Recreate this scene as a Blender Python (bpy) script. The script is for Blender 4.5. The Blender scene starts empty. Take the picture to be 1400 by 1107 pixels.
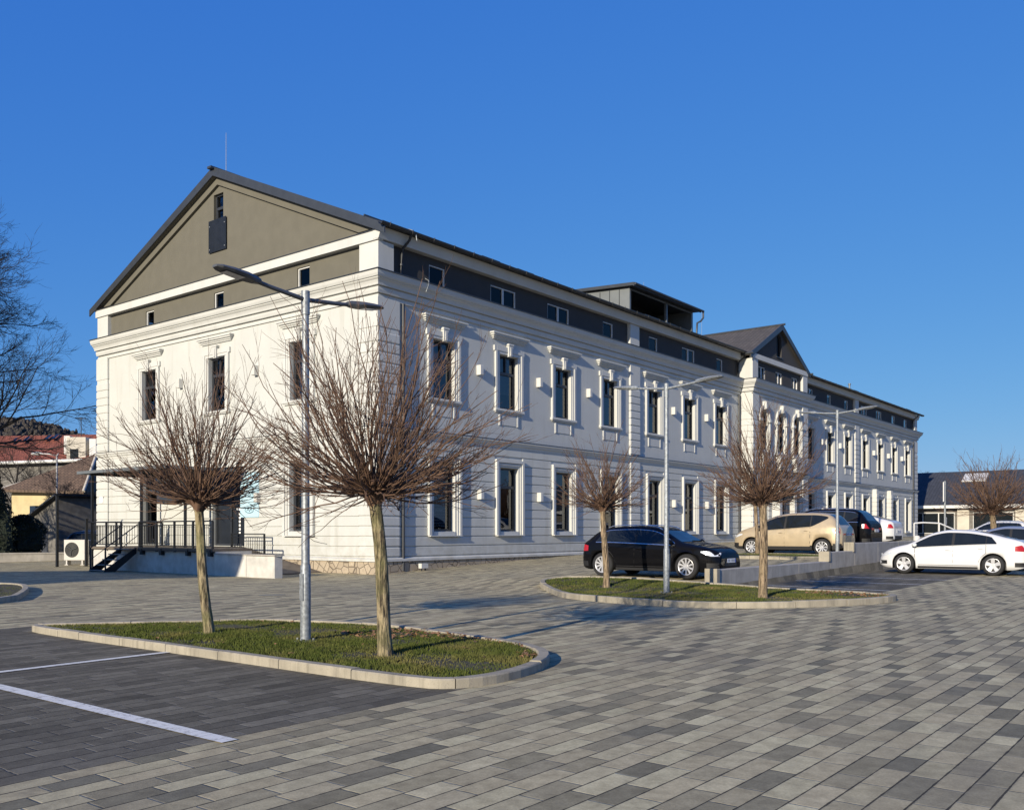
import bpy, bmesh, math, random
from mathutils import Vector, noise as mnoise
from math import sin, cos, pi, radians, sqrt, atan2, floor

scene = bpy.context.scene
COL = scene.collection
random.seed(7)

# ------------------------------------------------------------------ camera
FPX = 1265.0
CAMP = (-23.4, -24.7)
SX, CX_ = 1000 / 1612.5, 1265 / 1612.5      # view direction = (CX_, SX), right = (SX, -CX_)


def c2w(X, Y):
    return (CAMP[0] + CX_ * Y + SX * X, CAMP[1] + SX * Y - CX_ * X)


cam_d = bpy.data.cameras.new('camera')
cam_d.sensor_width = 36
cam_d.lens = FPX * 36 / 1400
cam_d.shift_y = 0.1225
cam_d.clip_start = 0.1
cam_d.clip_end = 5000
cam = bpy.data.objects.new('camera', cam_d)
cam.location = (CAMP[0], CAMP[1], 1.6)
cam.rotation_euler = (pi / 2, 0, -math.atan2(CX_, SX))
COL.objects.link(cam)
scene.camera = cam

# ------------------------------------------------------------------ light
SUN_EL = radians(17.5)
SUN_AZ = radians(9.2)                         # shadows run along (cos, sin) of this
w = bpy.data.worlds.new('World')
scene.world = w
w.use_nodes = True
nt = w.node_tree
bg = nt.nodes['Background']
sky = nt.nodes.new('ShaderNodeTexSky')
sky.sky_type = 'NISHITA'
sky.sun_disc = False
sky.sun_elevation = SUN_EL
sky.sun_rotation = math.atan2(-cos(SUN_AZ), -sin(SUN_AZ))
sky.altitude = 200
sky.air_density = 1.0
sky.dust_density = 0.3
sky.ozone_density = 4.0
# the camera's colour rendering of the clear winter sky: one curve per channel
sc_ = nt.nodes.new('ShaderNodeSeparateColor')
cc_ = nt.nodes.new('ShaderNodeCombineColor')
nt.links.new(sky.outputs[0], sc_.inputs[0])
for i_, (p_, k_) in enumerate(((.95, .345), (.61, .885), (.21, 3.02))):
    pw = nt.nodes.new('ShaderNodeMath')
    pw.operation = 'POWER'
    pw.inputs[1].default_value = p_
    ml = nt.nodes.new('ShaderNodeMath')
    ml.operation = 'MULTIPLY'
    ml.inputs[1].default_value = k_
    nt.links.new(sc_.outputs[i_], pw.inputs[0])
    nt.links.new(pw.outputs[0], ml.inputs[0])
    nt.links.new(ml.outputs[0], cc_.inputs[i_])
nt.links.new(cc_.outputs[0], bg.inputs['Color'])
bg.inputs['Strength'].default_value = 0.129
sd = bpy.data.lights.new('sun', 'SUN')
sd.energy = 5.0
sd.angle = radians(0.5)
sd.color = (1.0, 0.89, 0.71)
so = bpy.data.objects.new('sun', sd)
dirv = Vector((cos(SUN_AZ) * cos(SUN_EL), sin(SUN_AZ) * cos(SUN_EL), -sin(SUN_EL)))
so.rotation_euler = dirv.to_track_quat('-Z', 'Y').to_euler()
COL.objects.link(so)
scene.view_settings.view_transform = 'Standard'
scene.view_settings.look = 'None'
scene.view_settings.exposure = 0.32
scene.view_settings.gamma = 1.0


# ------------------------------------------------------------------ materials
class NT:
    def __init__(s, m):
        m.use_nodes = True
        s.t = m.node_tree
        s.b = s.t.nodes['Principled BSDF']

    def n(s, ty, **kw):
        nd = s.t.nodes.new(ty)
        for k, v in kw.items():
            setattr(nd, k, v)
        return nd

    def l(s, a, b):
        s.t.links.new(a, b)

    def math(s, op, a, b=None, c=None):
        nd = s.n('ShaderNodeMath', operation=op)
        for i, v in enumerate((a, b, c)):
            if v is None:
                continue
            if isinstance(v, (int, float)):
                nd.inputs[i].default_value = v
            else:
                s.l(v, nd.inputs[i])
        return nd.outputs[0]

    def mix(s, f, a, b, mode='MIX'):
        nd = s.n('ShaderNodeMix', data_type='RGBA', blend_type=mode)
        for sock, v in ((nd.inputs[0], f), (nd.inputs[6], a), (nd.inputs[7], b)):
            if isinstance(v, (int, float)):
                sock.default_value = v
            elif isinstance(v, tuple):
                sock.default_value = (*v, 1) if len(v) == 3 else v
            else:
                s.l(v, sock)
        return nd.outputs[2]

    def noise(s, scale, detail=4, vec=None, rough=.55):
        nd = s.n('ShaderNodeTexNoise')
        nd.inputs['Scale'].default_value = scale
        nd.inputs['Detail'].default_value = detail
        nd.inputs['Roughness'].default_value = rough
        s.l(vec if vec is not None else s.pos(), nd.inputs['Vector'])
        return nd.outputs['Fac']

    def pos(s):
        if not hasattr(s, '_p'):
            s._p = s.n('ShaderNodeNewGeometry').outputs['Position']
        return s._p

    def scalevec(s, v3, vec=None):
        nd = s.n('ShaderNodeVectorMath', operation='MULTIPLY')
        s.l(vec if vec is not None else s.pos(), nd.inputs[0])
        nd.inputs[1].default_value = v3
        return nd.outputs[0]

    def rng(s, v, a, b, c=0., d=1.):
        nd = s.n('ShaderNodeMapRange')
        s.l(v, nd.inputs[0])
        for i, x in enumerate((a, b, c, d)):
            nd.inputs[i + 1].default_value = x
        return nd.outputs[0]

    def bump(s, h, strength=.3, dist=.02):
        nd = s.n('ShaderNodeBump')
        nd.inputs['Strength'].default_value = strength
        nd.inputs['Distance'].default_value = dist
        s.l(h, nd.inputs['Height'])
        s.l(nd.outputs[0], s.b.inputs['Normal'])


def mat(name, col, rough=.6, metal=0., var=.12, vscale=3., bump=None, coat=0., spec=.5):
    m = bpy.data.materials.new(name)
    t = NT(m)
    f = t.noise(vscale)
    a = tuple(max(0, c * (1 - var)) for c in col)
    b = tuple(min(1, c * (1 + var)) for c in col)
    t.l(t.mix(t.rng(f, .3, .7), a, b), t.b.inputs['Base Color'])
    t.b.inputs['Roughness'].default_value = rough
    t.b.inputs['Metallic'].default_value = metal
    t.b.inputs['Coat Weight'].default_value = coat
    t.b.inputs['Coat Roughness'].default_value = .03
    t.b.inputs['Specular IOR Level'].default_value = spec
    if bump:
        t.bump(t.noise(bump[0], 3), bump[1], bump[2] if len(bump) > 2 else .01)
    return m


M = {}
M['metal_galv'] = mat('galvanised', (.24, .26, .275), .5, .35, .35, 25, (40, .1))
M['lamp_dark'] = mat('lamp_head_grey', (.10, .105, .11), .5, .3)
M['lamp_glass'] = mat('lamp_lens', (.6, .6, .58), .2)
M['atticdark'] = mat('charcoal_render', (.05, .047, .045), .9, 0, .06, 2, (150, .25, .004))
M['anthra'] = mat('anthracite', (.028, .031, .037), .45, 0, .1)
M['blackmetal'] = mat('black_metal', (.018, .019, .021), .45, .2, .1)
M['roofmetal'] = mat('roof_flashing', (.05, .056, .065), .42, .3, .1)
M['zinc'] = mat('zinc_panel', (.17, .185, .19), .5, .35, .08, 1.5)
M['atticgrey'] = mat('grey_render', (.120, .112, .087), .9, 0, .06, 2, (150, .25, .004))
M['frame_light'] = mat('light_frame', (.62, .62, .6), .5, 0, .05)
M['lampbox'] = mat('lamp_box_white', (.55, .54, .5), .5, 0, .05)
M['interior'] = mat('interior_dark', (.05, .047, .042), .9, 0, .3, 1.2)
M['blind'] = mat('blind_white', (.5, .5, .48), .7, 0, .05)
M['white_paint'] = None
M['rubber'] = mat('tyre_rubber', (.016, .016, .017), .85, 0, .1)
M['rim'] = mat('alloy_rim', (.62, .62, .63), .3, .5, .05)
M['trim'] = mat('black_trim', (.012, .012, .013), .6, 0, .1)
M['chrome'] = mat('chrome_trim', (.7, .71, .72), .18, .9, .03)
M['headl'] = mat('headlight_lens', (.72, .75, .78), .12, .3, .15, 25)
M['tail'] = mat('taillight_lens', (.34, .012, .016), .15, 0, .2, 20)
M['plate'] = mat('plate_white', (.72, .73, .74), .4, 0, .03)
M['plate_blue'] = mat('plate_band', (.02, .05, .3), .4, 0, .03)
M['soil'] = mat('soil', (.055, .048, .03), .95, 0, .4, 5, (20, .6, .03))
M['leaf'] = mat('dead_leaf', (.22, .12, .06), .8, 0, .4, 20)
M['banner'] = mat('banner_blue', (.42, .62, .72), .6, 0, .06, 4)
M['inkdark'] = mat('sign_ink', (.05, .09, .11), .6)
M['inkwhite'] = mat('sign_white', (.75, .75, .73), .6)
M['deckfloor'] = mat('deck_floor', (.13, .105, .08), .8, 0, .25, 4)
M['ac'] = mat('ac_white', (.5, .48, .44), .45, 0, .05)
M['yellow'] = mat('yellow_render', (.52, .43, .24), .85, 0, .12, 1.5)
M['cream'] = mat('cream_render', (.50, .46, .385), .85, 0, .1, 1.5)
M['shedgrey'] = mat('shed_boards', (.16, .15, .135), .9, 0, .25, 3, (30, .4))
M['pale'] = mat('pale_render', (.62, .61, .58), .85, 0, .1, 1.2)


def stucco(name, col, streak=.10):
    m = bpy.data.materials.new(name)
    t = NT(m)
    big = t.noise(.7, 5)
    st = t.noise(1.0, 5, t.scalevec((2.2, 2.2, .22)), .65)
    c1 = t.mix(t.rng(big, .3, .7), tuple(c * .95 for c in col), tuple(min(1, c * 1.03) for c in col))
    dirty = tuple(c * k for c, k in zip(col, (.84, .83, .80)))
    c2 = t.mix(t.math('MULTIPLY', t.rng(st, .52, .75), streak * 5), c1, dirty)
    sx = t.n('ShaderNodeSeparateXYZ')
    t.l(t.pos(), sx.inputs[0])
    spl = t.math('MULTIPLY', t.rng(t.noise(2.2, 6, None, .7), .42, .68), t.rng(sx.outputs[2], .5, 1.7, 1., 0.))
    c2 = t.mix(t.math('MULTIPLY', spl, .55), c2, tuple(c * k for c, k in zip(col, (.62, .58, .50))))
    t.l(c2, t.b.inputs['Base Color'])
    t.b.inputs['Roughness'].default_value = .88
    t.b.inputs['Specular IOR Level'].default_value = .25
    t.bump(t.noise(90, 3), .18, .006)
    return m


M['stucco'] = stucco('white_stucco', (.505, .51, .482), .2)
M['trimwhite'] = stucco('white_moulding', (.53, .532, .505), .12)
M['deckwall'] = stucco('deck_wall_white', (.52, .505, .475), .16)


def glass(name='window_glass', tint=.35, rough=.01, ior=1.75):
    m = bpy.data.materials.new(name)
    m.use_nodes = True
    t = m.node_tree
    t.nodes.remove(t.nodes['Principled BSDF'])
    out = t.nodes['Material Output']
    tr = t.nodes.new('ShaderNodeBsdfTransparent')
    tr.inputs[0].default_value = (tint, tint * 1.02, tint * 1.05, 1)
    gl = t.nodes.new('ShaderNodeBsdfGlossy')
    gl.inputs['Roughness'].default_value = rough
    gl.inputs['Color'].default_value = (.95, .97, 1, 1)
    fr = t.nodes.new('ShaderNodeFresnel')
    fr.inputs['IOR'].default_value = ior
    nz = t.nodes.new('ShaderNodeTexNoise')
    nz.inputs['Scale'].default_value = .9
    geo = t.nodes.new('ShaderNodeNewGeometry')
    t.links.new(geo.outputs['Position'], nz.inputs['Vector'])
    bp = t.nodes.new('ShaderNodeBump')
    bp.inputs['Strength'].default_value = .12
    bp.inputs['Distance'].default_value = .02
    t.links.new(nz.outputs['Fac'], bp.inputs['Height'])
    t.links.new(bp.outputs[0], gl.inputs['Normal'])
    mx = t.nodes.new('ShaderNodeMixShader')
    t.links.new(fr.outputs[0], mx.inputs[0])
    t.links.new(tr.outputs[0], mx.inputs[1])
    t.links.new(gl.outputs[0], mx.inputs[2])
    t.links.new(mx.outputs[0], out.inputs['Surface'])
    return m


M['glass'] = glass()
M['glass_attic'] = glass('attic_glass', .25, .02, 1.28)


def simple_glossy(name, col, rough=.04, spec=.8):
    m = bpy.data.materials.new(name)
    t = NT(m)
    f = t.noise(2.5)
    t.l(t.mix(f, tuple(c * .6 for c in col), tuple(c * 1.4 for c in col)), t.b.inputs['Base Color'])
    t.b.inputs['Roughness'].default_value = rough
    t.b.inputs['Specular IOR Level'].default_value = spec
    return m


M['carglass'] = simple_glossy('car_glass', (.012, .015, .017), .04, .45)
M['juliet'] = simple_glossy('smoked_glass', (.018, .021, .027), .25, .22)


def paint(name, col, flake=.3, spec=.25, coat=.4, rough=(.28, .42)):
    m = bpy.data.materials.new(name)
    t = NT(m)
    d = t.noise(1.7, 4)
    t.b.inputs['Specular IOR Level'].default_value = spec
    t.l(t.mix(d, tuple(c * .93 for c in col), tuple(min(1, c * 1.05) for c in col)), t.b.inputs['Base Color'])
    t.b.inputs['Metallic'].default_value = flake
    t.l(t.rng(t.noise(5, 4), .3, .7, *rough), t.b.inputs['Roughness'])
    t.b.inputs['Coat Weight'].default_value = coat
    t.b.inputs['Coat Roughness'].default_value = .03
    return m


M['p_black'] = paint('paint_black', (.004, .004, .005), 0, .03, .35, (.5, .6))
M['p_gold'] = paint('paint_gold', (.50, .40, .26), .35)
M['p_white'] = paint('paint_white', (.60, .60, .595), 0)
M['p_white2'] = paint('paint_white_far', (.56, .56, .56), 0)
M['p_silver'] = paint('paint_silver', (.30, .34, .42), .5)
M['p_dark'] = paint('paint_dark', (.012, .013, .017), .1)


def stone_mat():
    m = bpy.data.materials.new('stone_cladding')
    t = NT(m)
    vo = t.n('ShaderNodeTexVoronoi', feature='DISTANCE_TO_EDGE')
    vo.inputs['Scale'].default_value = 3.2
    t.l(t.pos(), vo.inputs['Vector'])
    v2 = t.n('ShaderNodeTexVoronoi')
    v2.inputs['Scale'].default_value = 3.2
    t.l(t.pos(), v2.inputs['Vector'])
    hsv = t.n('ShaderNodeSeparateColor')
    t.l(v2.outputs['Color'], hsv.inputs[0])
    c = t.mix(hsv.outputs[0], (.30, .25, .18), (.45, .38, .28))
    c = t.mix(t.rng(t.noise(12), .3, .7), c, (.33, .27, .20))
    e = t.rng(vo.outputs['Distance'], .015, .05)
    t.l(t.mix(e, (.12, .095, .07), c), t.b.inputs['Base Color'])
    t.b.inputs['Roughness'].default_value = .9
    t.bump(e, .7, .03)
    return m


M['stone'] = stone_mat()


def concrete(name, col, streak=.5):
    m = bpy.data.materials.new(name)
    t = NT(m)
    a = t.noise(2.5, 6)
    b = t.noise(1.0, 5, t.scalevec((6, 6, .6)), .7)
    c = t.mix(t.rng(a, .3, .7), tuple(x * .78 for x in col), tuple(x * 1.12 for x in col))
    c = t.mix(t.math('MULTIPLY', t.rng(b, .5, .72), streak), c, tuple(x * .5 for x in col))
    s = t.noise(55, 3)
    c = t.mix(t.math('MULTIPLY', t.rng(s, .55, .7), .35), c, tuple(x * .55 for x in col))
    t.l(c, t.b.inputs['Base Color'])
    t.b.inputs['Roughness'].default_value = .92
    t.bump(s, .35, .008)
    return m


M['concrete'] = concrete('wall_concrete', (.40, .37, .32))
M['kerb'] = concrete('kerb_concrete', (.34, .305, .235), .85)
M['block'] = concrete('block_white', (.54, .52, .47), .15)


def tiles(name, col, sc=(4, 3.2)):
    m = bpy.data.materials.new(name)
    t = NT(m)
    br = t.n('ShaderNodeTexBrick')
    br.inputs['Scale'].default_value = 1
    br.inputs['Brick Width'].default_value = .3
    br.inputs['Row Height'].default_value = .3
    br.inputs['Mortar Size'].default_value = .02
    br.inputs['Color1'].default_value = (*[c * .8 for c in col], 1)
    br.inputs['Color2'].default_value = (*[c * 1.15 for c in col], 1)
    br.inputs['Mortar'].default_value = (*[c * .4 for c in col], 1)
    t.l(t.pos(), br.inputs['Vector'])
    n = t.noise(1.2, 6)
    t.l(t.mix(t.math('MULTIPLY', t.rng(n, .45, .75), .6), br.outputs['Color'], tuple(c * .55 for c in col)), t.b.inputs['Base Color'])
    t.b.inputs['Roughness'].default_value = .8
    t.bump(br.outputs['Fac'], .5, -.02)
    return m


M['rooftile'] = tiles('dark_roof_tiles', (.085, .075, .065))
M['redtile'] = tiles('red_roof_tiles', (.25, .075, .04))
M['browntile'] = tiles('brown_roof_tiles', (.13, .085, .055))
M['slate'] = tiles('slate_roof', (.045, .05, .062))


def bark(name, c1, c2, c3, sc=1.):
    m = bpy.data.materials.new(name)
    t = NT(m)
    v = t.scalevec((28 * sc, 28 * sc, 4.5 * sc))
    a = t.noise(1, 5, v, .6)
    g = t.noise(3, 4)
    c = t.mix(t.rng(a, .42, .58), c1, c2)
    c = t.mix(t.math('MULTIPLY', t.rng(g, .42, .62), .55), c, c3)
    t.l(c, t.b.inputs['Base Color'])
    t.b.inputs['Roughness'].default_value = .92
    t.bump(a, 1.0, .05)
    return m


M['bark'] = bark('trunk_bark', (.045, .034, .02), (.33, .265, .155), (.21, .20, .085))
M['bark2'] = bark('trunk_bark_warm', (.06, .042, .026), (.35, .26, .165), (.25, .19, .11))
M['twig'] = mat('twig_bark', (.115, .066, .041), .75, 0, .4, 9)
M['bigbark'] = mat('dark_bark', (.026, .021, .018), .85, 0, .3, 5)
M['conifer'] = mat('evergreen_leaf', (.018, .026, .014), .8, 0, .4, 3)


def grass_mat():
    m = bpy.data.materials.new('grass_blades')
    t = NT(m)
    oi = t.noise(14, 3)
    big = t.noise(1.1, 4)
    c = t.mix(t.rng(oi, .3, .7), (.045, .065, .014), (.11, .125, .032))
    c = t.mix(t.math('MULTIPLY', t.rng(big, .48, .70), .75), c, (.20, .165, .065))
    t.l(c, t.b.inputs['Base Color'])
    t.b.inputs['Roughness'].default_value = .8
    t.b.inputs['Specular IOR Level'].default_value = .08
    return m


M['grass'] = grass_mat()


def white_line():
    m = bpy.data.materials.new('road_marking')
    t = NT(m)
    n = t.noise(18, 5)
    sp = t.n('ShaderNodeSeparateXYZ')
    t.l(t.pos(), sp.inputs[0])
    fr_ = t.math('FRACT', t.math('DIVIDE', t.math('ADD', sp.outputs[1], .02), .19))
    jt = t.math('LESS_THAN', fr_, .04)
    c = t.mix(t.rng(n, .54, .70), (.70, .69, .64), (.33, .32, .29))
    c = t.mix(t.math('MULTIPLY', jt, .6), c, (.12, .11, .10))
    t.l(c, t.b.inputs['Base Color'])
    t.b.inputs['Roughness'].default_value = .8
    return m


M['white_paint'] = white_line()


def paving():
    m = bpy.data.materials.new('paving')
    t = NT(m)
    sp = t.n('ShaderNodeSeparateXYZ')
    t.l(t.pos(), sp.inputs[0])
    x, y = sp.outputs[0], sp.outputs[1]
    RW = .19
    yr = t.math('DIVIDE', t.math('ADD', y, .02), RW)
    row = t.math('FLOOR', yr)
    rf = t.math('SUBTRACT', yr, row)

    def wn(v1, v2=None, seed=0.):
        cb = t.n('ShaderNodeCombineXYZ')
        t.l(v1, cb.inputs[0])
        if v2 is not None:
            t.l(v2, cb.inputs[1])
        cb.inputs[2].default_value = seed
        nd = t.n('ShaderNodeTexWhiteNoise', noise_dimensions='3D')
        t.l(cb.outputs[0], nd.inputs['Vector'])
        return nd.outputs['Value']
    r1 = wn(row)
    r2 = wn(row, None, 3.)
    ln = t.math('ADD', t.math('MULTIPLY', r2, .0), .47)
    xs_ = t.math('SUBTRACT', t.math('MULTIPLY', r1, .10), t.math('MULTIPLY', row, .16))
    xo = t.math('ADD', x, xs_)
    xb = t.math('DIVIDE', xo, ln)
    # lengths vary along the row: every other joint is pushed to and fro
    xi = t.math('FLOOR', xb)
    ph = t.math('SUBTRACT', xb, xi)
    jl = t.math('MULTIPLY', t.math('SUBTRACT', wn(row, xi, 9.), .5), .34)
    jr_ = t.math('MULTIPLY', t.math('SUBTRACT', wn(row, t.math('ADD', xi, 1.), 9.), .5), .34)
    lo = t.math('LESS_THAN', ph, jl)
    hi = t.math('GREATER_THAN', ph, t.math('ADD', 1., jr_))
    col = t.math('ADD', t.math('SUBTRACT', xi, lo), hi)
    sL = t.math('ADD', col, t.math('MULTIPLY', t.math('SUBTRACT', wn(row, col, 9.), .5), .34))
    sR = t.math('ADD', t.math('ADD', col, 1.), t.math('MULTIPLY', t.math('SUBTRACT', wn(row, t.math('ADD', col, 1.), 9.), .5), .34))
    cr = wn(row, col, 1.)
    cr2 = wn(row, col, 5.)
    # machine laid sets: dark stones step diagonally from row to row
    dg = t.math('ADD', t.math('SUBTRACT', col, row), t.math('MULTIPLY', t.math('GREATER_THAN', wn(row, col, 7.), .78), 2.))
    k6 = t.math('FLOORED_MODULO', dg, 6.)
    ramp = t.n('ShaderNodeValToRGB')
    ramp.color_ramp.interpolation = 'CONSTANT'
    els = ramp.color_ramp.elements
    els[0].position = 0
    els[0].color = (.195, .18, .128, 1)
    els[1].position = .15
    els[1].color = (.57, .505, .315, 1)
    for p, c in ((.32, (.49, .42, .265)), (.49, (.325, .285, .188)), (.66, (.52, .455, .288)), (.82, (.465, .40, .255))):
        e = els.new(p)
        e.color = (*c, 1)
    t.l(t.math('DIVIDE', t.math('ADD', k6, .2), 6.), ramp.inputs[0])
    lane = t.mix(t.math('MULTIPLY', cr, .5), ramp.outputs[0], (.45, .385, .235))
    dark = t.mix(cr, (.105, .096, .074), (.20, .183, .140))
    # zones tested at each paver's own centre, so the border steps with the stones
    cx = t.math('SUBTRACT', t.math('MULTIPLY', t.math('ADD', col, .5), ln), xs_)
    cy = t.math('MULTIPLY', t.math('ADD', row, .4), RW)

    def box(x0, x1, y0, y1):
        a = t.math('MULTIPLY', t.math('GREATER_THAN', cx, x0), t.math('LESS_THAN', cx, x1))
        b = t.math('MULTIPLY', t.math('GREATER_THAN', cy, y0), t.math('LESS_THAN', cy, y1))
        return t.math('MULTIPLY', a, b)
    z = t.math('MAXIMUM', box(-60, -16.2, -18.55, -9.2), box(-1.9, 60, -17.9, -13.9))
    c = t.mix(z, lane, dark)
    vr = t.rng(cr2, 0, 1, .9, 1.1)
    c = t.mix(1., c, vr, 'MULTIPLY')
    fine = t.noise(60, 4)
    c = t.mix(t.rng(fine, .3, .75), c, t.mix(1., c, (.78, .78, .78), 'MULTIPLY'))
    mott = t.noise(7, 6, None, .7)
    c = t.mix(t.rng(mott, .38, .72), t.mix(1., c, (1.1, 1.1, 1.09), 'MULTIPLY'), t.mix(1., c, (.72, .71, .70), 'MULTIPLY'))
    wv = t.noise(1.0, 4, t.scalevec((.25, 1.6, 1)), .6)
    c = t.mix(t.math('MULTIPLY', t.rng(wv, .52, .72), .28), c, (.16, .145, .115))
    dirt = t.noise(.35, 6)
    c = t.mix(t.math('MULTIPLY', t.rng(dirt, .45, .75), .3), c, (.15, .135, .115))
    d2 = t.noise(3.3, 5)
    c = t.mix(t.math('MULTIPLY', t.rng(d2, .6, .75), .25), c, (.09, .085, .08))
    # oil spots, only in the parking bay
    vo = t.n('ShaderNodeTexVoronoi')
    vo.inputs['Scale'].default_value = 1.1
    t.l(t.scalevec((1, 1, 0)), vo.inputs['Vector'])
    vs = t.n('ShaderNodeSeparateColor')
    t.l(vo.outputs['Color'], vs.inputs[0])
    spot = t.math('MULTIPLY', t.math('LESS_THAN', vo.outputs['Distance'], t.math('MULTIPLY', vs.outputs[0], .13)),
                  t.math('GREATER_THAN', vs.outputs[1], .62))
    spot = t.math('MULTIPLY', spot, box(-24, -15, -20.3, -13))
    c = t.mix(t.math('MULTIPLY', spot, .75), c, (.03, .03, .032))
    # joints
    jr = t.math('MINIMUM', rf, t.math('SUBTRACT', 1., rf))
    jr = t.math('MULTIPLY', jr, RW)
    jc = t.math('MULTIPLY', t.math('MINIMUM', t.math('SUBTRACT', xb, sL), t.math('SUBTRACT', sR, xb)), ln)
    jn = t.noise(9, 3)
    wj = t.rng(jn, .3, .7, .0035, .0085)
    j1 = t.math('LESS_THAN', jr, wj)
    j2 = t.math('LESS_THAN', jc, t.math('MULTIPLY', wj, .7))
    c = t.mix(t.math('MULTIPLY', j2, .75), c, t.mix(t.rng(jn, .4, .6), (.30, .28, .24), (.06, .055, .05)))
    c = t.mix(t.math('MULTIPLY', j1, .88), c, (.028, .026, .024))
    # beyond the paved yard: rough ground
    far = t.math('SUBTRACT', 1., t.math('MAXIMUM', 0., t.math('MULTIPLY',
          t.math('MULTIPLY', t.math('GREATER_THAN', x, -70.), t.math('LESS_THAN', x, 75.)),
          t.math('MULTIPLY', t.math('GREATER_THAN', y, -75.), t.math('LESS_THAN', y, 27.)))))
    c = t.mix(far, c, t.mix(t.noise(.2, 5), (.10, .095, .05), (.16, .13, .085)))
    t.l(c, t.b.inputs['Base Color'])
    t.l(t.rng(fine, .3, .7, .8, .95), t.b.inputs['Roughness'])
    t.b.inputs['Specular IOR Level'].default_value = .12
    h = t.math('MINIMUM', t.rng(jr, 0, .012), t.rng(jc, 0, .012))
    h = t.math('ADD', h, t.math('MULTIPLY', fine, .35))
    h = t.math('ADD', h, t.math('MULTIPLY', cr2, .3))
    t.bump(h, .5, .006)
    return m


M['paving'] = paving()


# ------------------------------------------------------------------ mesh builder
class MB:
    def __init__(s):
        s.v, s.f, s.m, s.s = [], [], [], []

    def add(s, vs, fs, mi=0, smooth=False):
        o = len(s.v)
        s.v += [tuple(v) for v in vs]
        for f in fs:
            s.f.append(tuple(i + o for i in f))
            s.m.append(mi)
            s.s.append(smooth)

    def quad(s, a, b, c, d, mi=0):
        s.add([a, b, c, d], [(0, 1, 2, 3)], mi)

    def box(s, x0, x1, y0, y1, z0, z1, mi=0, F=None):
        vs = [(x, y, z) for z in (z0, z1) for y in (y0, y1) for x in (x0, x1)]
        if F:
            vs = [F(*v) for v in vs]
        s.add(vs, [(0, 1, 3, 2), (4, 6, 7, 5), (0, 4, 5, 1), (2, 3, 7, 6), (0, 2, 6, 4), (1, 5, 7, 3)], mi)

    def cbox(s, x0, x1, y0, y1, z0, z1, c=.01, mi=0, F=None):
        """box whose y0 face (outer side, most negative y) has chamfered edges"""
        a = [(x0, y1, z0), (x1, y1, z0), (x1, y1, z1), (x0, y1, z1),
             (x0, y0 + c, z0), (x1, y0 + c, z0), (x1, y0 + c, z1), (x0, y0 + c, z1),
             (x0 + c, y0, z0 + c), (x1 - c, y0, z0 + c), (x1 - c, y0, z1 - c), (x0 + c, y0, z1 - c)]
        if F:
            a = [F(*v) for v in a]
        fs = [(0, 1, 2, 3), (8, 9, 10, 11)]
        for i in range(4):
            j = (i + 1) % 4
            fs += [(i, j, 4 + j, 4 + i), (4 + i, 4 + j, 8 + j, 8 + i)]
        s.add(a, fs, mi)

    def extr(s, poly, vec, mi=0, smooth=False):
        n = len(poly)
        vs = [tuple(p) for p in poly] + [tuple(p[i] + vec[i] for i in range(3)) for p in poly]
        s.add(vs, [tuple(range(n)), tuple(range(2 * n - 1, n - 1, -1))], mi)
        s.add(vs, [(i, (i + 1) % n, n + (i + 1) % n, n + i) for i in range(n)], mi, smooth)

    def tube(s, pts, rad, n=6, mi=0, cap=True, smooth=True):
        vs, fs = [], []
        P = [Vector(p) for p in pts]
        if isinstance(rad, (int, float)):
            rad = [rad] * len(P)
        up = None
        for i, p in enumerate(P):
            d = (P[min(i + 1, len(P) - 1)] - P[max(i - 1, 0)])
            if d.length < 1e-9:
                d = Vector((0, 0, 1))
            d.normalize()
            if up is None:
                up = Vector((0, 0, 1)) if abs(d.z) < .9 else Vector((1, 0, 0))
            a = d.cross(up)
            if a.length < 1e-4:
                a = d.orthogonal()
            a.normalize()
            b = d.cross(a)
            up = -b if False else up
            for k in range(n):
                q = 2 * pi * k / n
                o = a * (cos(q) * rad[i]) + b * (sin(q) * rad[i])
                vs.append(tuple(p + o))
        for i in range(len(P) - 1):
            for k in range(n):
                k2 = (k + 1) % n
                fs.append((i * n + k, i * n + k2, (i + 1) * n + k2, (i + 1) * n + k))
        s.add(vs, fs, mi, smooth)
        if cap:
            s.add(vs[:n], [tuple(range(n))], mi)
            s.add(vs[-n:], [tuple(range(n))], mi)

    def build(s, name, mats, parent=None, recalc=True, loc=None, rot=None):
        me = bpy.data.meshes.new(name)
        me.from_pydata(s.v, [], s.f)
        if not isinstance(mats, (list, tuple)):
            mats = [mats]
        for m_ in mats:
            me.materials.append(m_)
        me.polygons.foreach_set('material_index', s.m)
        me.polygons.foreach_set('use_smooth', s.s)
        if recalc:
            bm = bmesh.new()
            bm.from_mesh(me)
            bmesh.ops.recalc_face_normals(bm, faces=bm.faces)
            bm.to_mesh(me)
            bm.free()
        me.update()
        return link(name, me, parent, loc, rot)


def link(name, me, parent=None, loc=None, rot=None):
    o = bpy.data.objects.new(name, me)
    COL.objects.link(o)
    if parent:
        o.parent = parent
    if loc:
        o.location = loc
    if rot is not None:
        o.rotation_euler = (0, 0, rot)
    return o


def empty(name, loc=(0, 0, 0), rz=0., label=None, cat=None, group=None):
    o = bpy.data.objects.new(name, None)
    COL.objects.link(o)
    o.location = loc
    o.rotation_euler = (0, 0, rz)
    tag(o, label, cat, group)
    return o


def tag(o, label=None, cat=None, group=None, kind=None):
    if label:
        o['label'] = label
    if cat:
        o['category'] = cat
    if group:
        o['group'] = group
    if kind:
        o['kind'] = kind
    return o


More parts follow.
